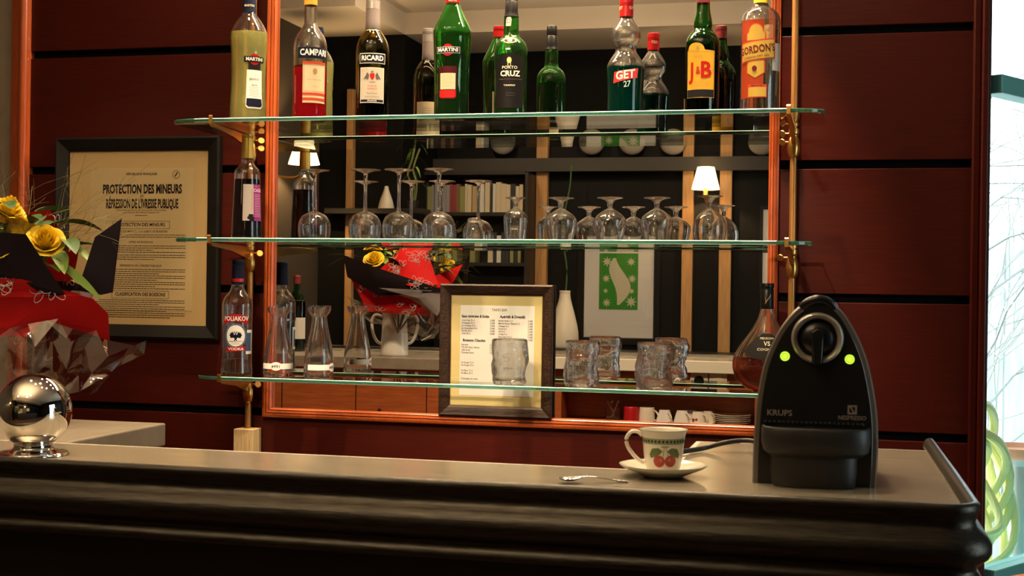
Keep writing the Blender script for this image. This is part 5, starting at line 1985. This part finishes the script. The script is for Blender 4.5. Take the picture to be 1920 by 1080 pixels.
for si, z in enumerate(SHZ):
    x = bx0 + .025
    while x < bx1 - .05:
        wd = r5.choice((.014, .018, .022, .027, .032))
        if si == 0 and x > bx0 + .33:
            ci = r5.choice((0, 2, 0, 6, 5))
        elif si == 0:
            ci = r5.choice((1, 3, 5, 4, 7, 3))
        else:
            ci = r5.choice((3, 5, 5, 1, 6, 0, 7))
        if si > 0 and r5.random() < .16:
            x += r5.uniform(.05, .16)
            continue
        h = r5.choice((.165, .175, .18, .19)) if si == 0 else r5.choice((.15, .17, .19))
        key = (wd, h, ci)
        loc = (x + wd / 2, -4.74, z + .0005)
        lb = '%s spined paperback on the %s shelf of the bookcase' % (cols[ci][0], nshelf[si])
        g_ = '%s books on the %s bookshelf' % (cols[ci][0], nshelf[si])
        if key not in protos:
            b = thing('book', lb, 'book', loc, 0, g_)
            obj('cover', box(box(bx(-wd / 2, -wd / 2 + .0015, -.06, .065, 0, h), wd / 2 - .0015, wd / 2, -.06, .065, 0, h), -wd / 2, wd / 2, .065, .0665, 0, h), bms[ci], b)
            obj('pages', bx(-wd / 2 + .0015, wd / 2 - .0015, -.056, .065, .003, h - .003), page, b)
            protos[key] = b
        else:
            dup(protos[key], loc, None, lb, g_)
        x += wd + r5.choice((.001, .001, .002, .006))

# round pale discs on the cornice
first = None
for px in (940, 1107, 1183, 1260, 1427):
    loc = (fx(px, 4.80), FARY + .06, fz(265, px, 4.80))
    if first is None:
        prof = smooth_prof([(0, -.035), (.05, -.033), (.078, -.018), (.082, 0), (.076, .018), (.04, .028), (0, .030)], 3)
        b = lathe(nb(), prof, 40)
        bmesh.ops.rotate(b, verts=b.verts[:], cent=(0, 0, 0), matrix=Matrix.Rotation(pi / 2, 3, 'X'))
        first = obj('globe_lamp', b, pm('frosted_globe', (.24, .21, .17), .5), None, 'full', loc)
        tag(first, 'unlit round pale globe above the dark cornice in the mirror', 'lamp', 'row of unlit globes above the cornice')
    else:
        dup(first, loc)

# framed print: plain generic cut-paper leaves on green
a0, a1 = fx(1085), fx(1240)
z0, z1 = fz(646, 1160), fz(430, 1160)
t = thing('framed_print', 'green leaf print with wide white mat in a black frame, in the mirror', 'picture', ((a0 + a1) / 2, FARY + .002, z0))
W_, H_ = (a1 - a0) / 2, z1 - z0
b = moulding(-W_, W_, 0, H_, [(0, 0), (0, .02), (.035, .02), (.042, .008), (.042, 0)], .04)
for v in b.verts:
    v.co.y = -v.co.y
obj('frame', b, blackw, t)
obj('mat_board', bx(-W_ + .035, W_ - .035, .002, .006, .035, H_ - .035), pm('white_mat', (.62, .59, .55), .8), t)


def up(px, py):
    return fx(px) - (a0 + a1) / 2, fz(py, px) - z0


u0, v0 = up(1125, 580)
u1, v1 = up(1198, 475)
pr_ = obj('print', bx(u0, u1, .006, .0075, v0, v1), pm('green_print', (.045, .22, .03), .7), t)
bm = nb()
cxp, czp = (u0 + u1) / 2, (v0 + v1) / 2


def place_y(bm, vf, y):
    add2d(bm, vf, 0, 0, 0, y)


wavy = []
for i in range(21):
    s = i / 20
    wavy.append((cxp + .030 * sin(s * 5.2) - .045 * sin(pi * s) - .008, v0 + .03 + s * (v1 - v0 - .06)))
for i in range(21):
    s = 1 - i / 20
    wavy.append((cxp + .030 * sin(s * 5.2) + .045 * sin(pi * s) + .008, v0 + .03 + s * (v1 - v0 - .06)))
place_y(bm, poly(wavy), .0082)
for (sx_, sz_, sr) in ((.2, .85, .035), (.82, .85, .03), (.18, .55, .028), (.85, .55, .03), (.2, .12, .03), (.83, .14, .038), (.17, .33, .018), (.84, .33, .02)):
    c_ = (u0 + (u1 - u0) * sx_, v0 + (v1 - v0) * sz_)
    st_ = []
    for i in range(16):
        rr = sr if i % 2 == 0 else sr * .42
        st_.append((c_[0] + rr * cos(i * pi / 8), c_[1] + rr * sin(i * pi / 8)))
    place_y(bm, poly(st_), .0083)
obj('cut_paper_leaves', bm, pm('print_pale', (.52, .48, .36), .8), pr_)
obj('glazing', bx(-W_ + .036, W_ - .036, .010, .011, .036, H_ - .036), glaze, t)
t = thing('framed_print', 'white matted picture at the right edge of the mirror, mostly cut off', 'picture', (fx(1432) + .25, FARY + .002, fz(540)))
b = moulding(-.27, .27, -.02, .52, [(0, 0), (0, .02), (.015, .02), (.02, .008), (.02, 0)], .02)
for v in b.verts:
    v.co.y = -v.co.y
obj('frame', b, blackw, t)
obj('mat_board', bx(-.255, .255, .002, .006, -.005, .505), MATS['white_mat'], t)

# lit wall lamps
shade_m = pm('lamp_shade', (.9, .75, .5), .6, emit=(1.0, .70, .34), es=5.5)


def sconce(label, loc, r, h, wall_dir, energy):
    t = thing('wall_lamp', label, 'wall lamp', loc, 0, 'lit wall lamps in the mirror')
    o = obj('lamp_shade', lathe(nb(), [(r * .60, h), (r, 0), (r * .985, 0), (r * .585, h), (r * .60, h)], 40), shade_m, t, True)
    obj('lamp_holder', lathe(nb(), [(0, -.045), (.018, -.04), (.014, -.02), (.012, .03), (0, .03)], 20), brass, t, True)
    b = nb()
    w_ = Vector(wall_dir)
    tube(b, spline([(0, 0, -.04), tuple(w_ * .3 + Vector((0, 0, -.075))), tuple(w_ * .98 + Vector((0, 0, -.06)))], 5), .006, 8)
    obj('arm', b, brass, t, True)
    obj('bulb', lathe(nb(), smooth_prof([(0, .068), (.010, .072), (.014, .082), (.010, .095), (0, .098)], 3), 16), pm('bulb_glow', (1, .8, .5), .5, emit=(1, .72, .38), es=9), t, True)
    light('lamp_light', 'POINT', Vector(loc) + Vector((0, 0, h * .42)), energy, (1, .66, .30), size=.012)
    return t


p = mir(1323, 355, 4.70)
sconce('lit wall lamp with pale cone shade between two wood uprights in the mirror', (p.x, -4.70, p.z), .085, .135, (0, -.195, 0), 20)
p = mir(570, 308, 3.5)
sconce('lit wall lamp behind the cassis bottle at the left edge of the mirror', (p.x, -3.5, p.z), .088, .115, (-3.16 - p.x, 0, 0), 34)

# sideboard, vases, plant
t = thing('sideboard', 'long low dark sideboard along the back wall', 'sideboard', (0, 0, 0))
obj('top_board', bx(-1.90, 1.4, FARY + .055, -4.52, .96, .99, 0, .003), shw, t)
obj('cabinet', bx(-1.88, 1.38, FARY + .055, -4.54, .0, .96), shw, t)
vm = pm('white_vase', (.62, .56, .46), .35)
p = mir(1058, 640, 4.72)
t = thing('tall_vase', 'tall slim white vase with a bare stem right of the price list, in the mirror', 'vase', (p.x, -4.72, .9905))
obj('vase_body', lathe(nb(), smooth_prof([(0, .003), (.07, 0), (.088, .04), (.085, .12), (.062, .22), (.040, .30), (.033, .345), (.035, .36), (.030, .36), (.028, .30)], 4), 32), vm, t, True)
b = nb()
tube(b, spline([(0, 0, .30), (.01, 0, .5), (-.025, .0, .75), (.02, 0, 1.0), (.03, 0, 1.15)], 5), .005, 6)
obj('stem', b, leaf_m, t, True)
ld = obj('ledge', bx(-3.05, -2.44, -4.199, -4.02, 1.80, 1.83), shw)
tag(ld, 'small black wall ledge holding the cone vase and trailing plant', 'shelf')
p = mir(724, 392, 4.11)
t = thing('cone_vase', 'small white cone shaped vase on the dark ledge, behind the wine glasses', 'vase', (p.x, -4.11, 1.8305))
obj('vase_body', lathe(nb(), smooth_prof([(0, .002), (.047, 0), (.048, .006), (.038, .05), (.022, .095), (.014, .12), (.011, .135), (0, .138)], 4), 28), vm, t, True)
p = mir(775, 392, 4.11)
t = thing('trailing_plant', 'thin green lucky bamboo with arching leaves left of the bookcase', 'plant', (max(p.x, -2.84) if p.x > -2.76 else p.x, -4.11, 1.8305))
t.location.x = -2.525
obj('pot', lathe(nb(), [(0, 0), (.028, 0), (.036, .05), (.032, .05), (.026, .006), (0, .006)], 20), shw, t, True)
b = nb()
stm = spline([(0, 0, .02), (.01, 0, .12), (-.03, .01, .20), (.0, .02, .30), (.02, .01, .42)], 6)
tube(b, stm, .007, 8)
tube(b, spline([(.01, 0, .02), (.03, .02, .14), (.005, .01, .24), (.04, 0, .36)], 6), .006, 8)
obj('stem', b, pm('bamboo_stem', (.14, .17, .05), .5), t, True)
for i in range(11):
    z = .16 + i * .028
    a = i * 2.4
    sv = bq
    bmv = nb()
    rows = []
    d_ = Vector((cos(a) * .8, sin(a) * .5, .5))
    for k_ in range(8):
        u = k_ / 7
        pnt = Vector((0, 0, z)) + d_ * (.13 * u) - Vector((0, 0, .13 * u * u))
        hw_ = .009 * sin(pi * min(1, u * .9 + .1))
        sd = Vector((-d_.y, d_.x, 0)).normalized()
        rows.append([bmv.verts.new(pnt - sd * hw_), bmv.verts.new(pnt + Vector((0, 0, -.002))), bmv.verts.new(pnt + sd * hw_)])
    for A, B in zip(rows, rows[1:]):
        for j in range(2):
            bmv.faces.new((A[j], A[j + 1], B[j + 1], B[j]))
    obj('leaf', bmv, lime_m if i % 2 else leaf_m, t, True)

t = thing('strip_cover', 'narrow wooden cover added around the fill strip above the mirror', 'lamp', (0, 0, 0))  # unseen housing added for the fill strip
obj('board', bx(-1.60, -.20, -.14, -.002, 2.70, 2.72), wood, t)
obj('front', bx(-1.60, -.20, -.15, -.14, 2.665, 2.72), wood, t)

# ceiling downlights that throw the warm light
dl = None
spots = [(x, -.42) for x in (-1.5, -1.08, -.66, -.24)] + [(-1.75, -1.25), (-1.05, -1.25), (-.35, -1.25), (-2.2, -3.5), (-1.0, -3.5), (-1.25, -3.05), (-.75, -3.05), (-1.95, -3.05), (-1.22, -1.55), (-.62, -1.55)]  # the last ones sit at the added notice and rail spots
for i, (x, y) in enumerate(spots):
    if dl is None:
        dl = thing('ceiling_downlight', 'small round halogen downlight in the ceiling', 'ceiling lamp', (x, y, CEIL - .004), 0, 'halogen downlights in the ceiling')
        obj('trim_ring', lathe(nb(), [(.036, .002), (.050, .002), (.052, -.001), (.048, -.006), (.038, -.004), (.036, .002)], 28), steel, dl, True)
        obj('lens', lathe(nb(), [(0, .0015), (.036, .0015), (.036, -.0005), (0, -.0005)], 24), pm('halogen_lens', (1, .9, .7), .4, emit=(1, .78, .5), es=350), dl)
    else:
        dup(dl, (x, y, CEIL - .004))
bpy.context.view_layer.update()
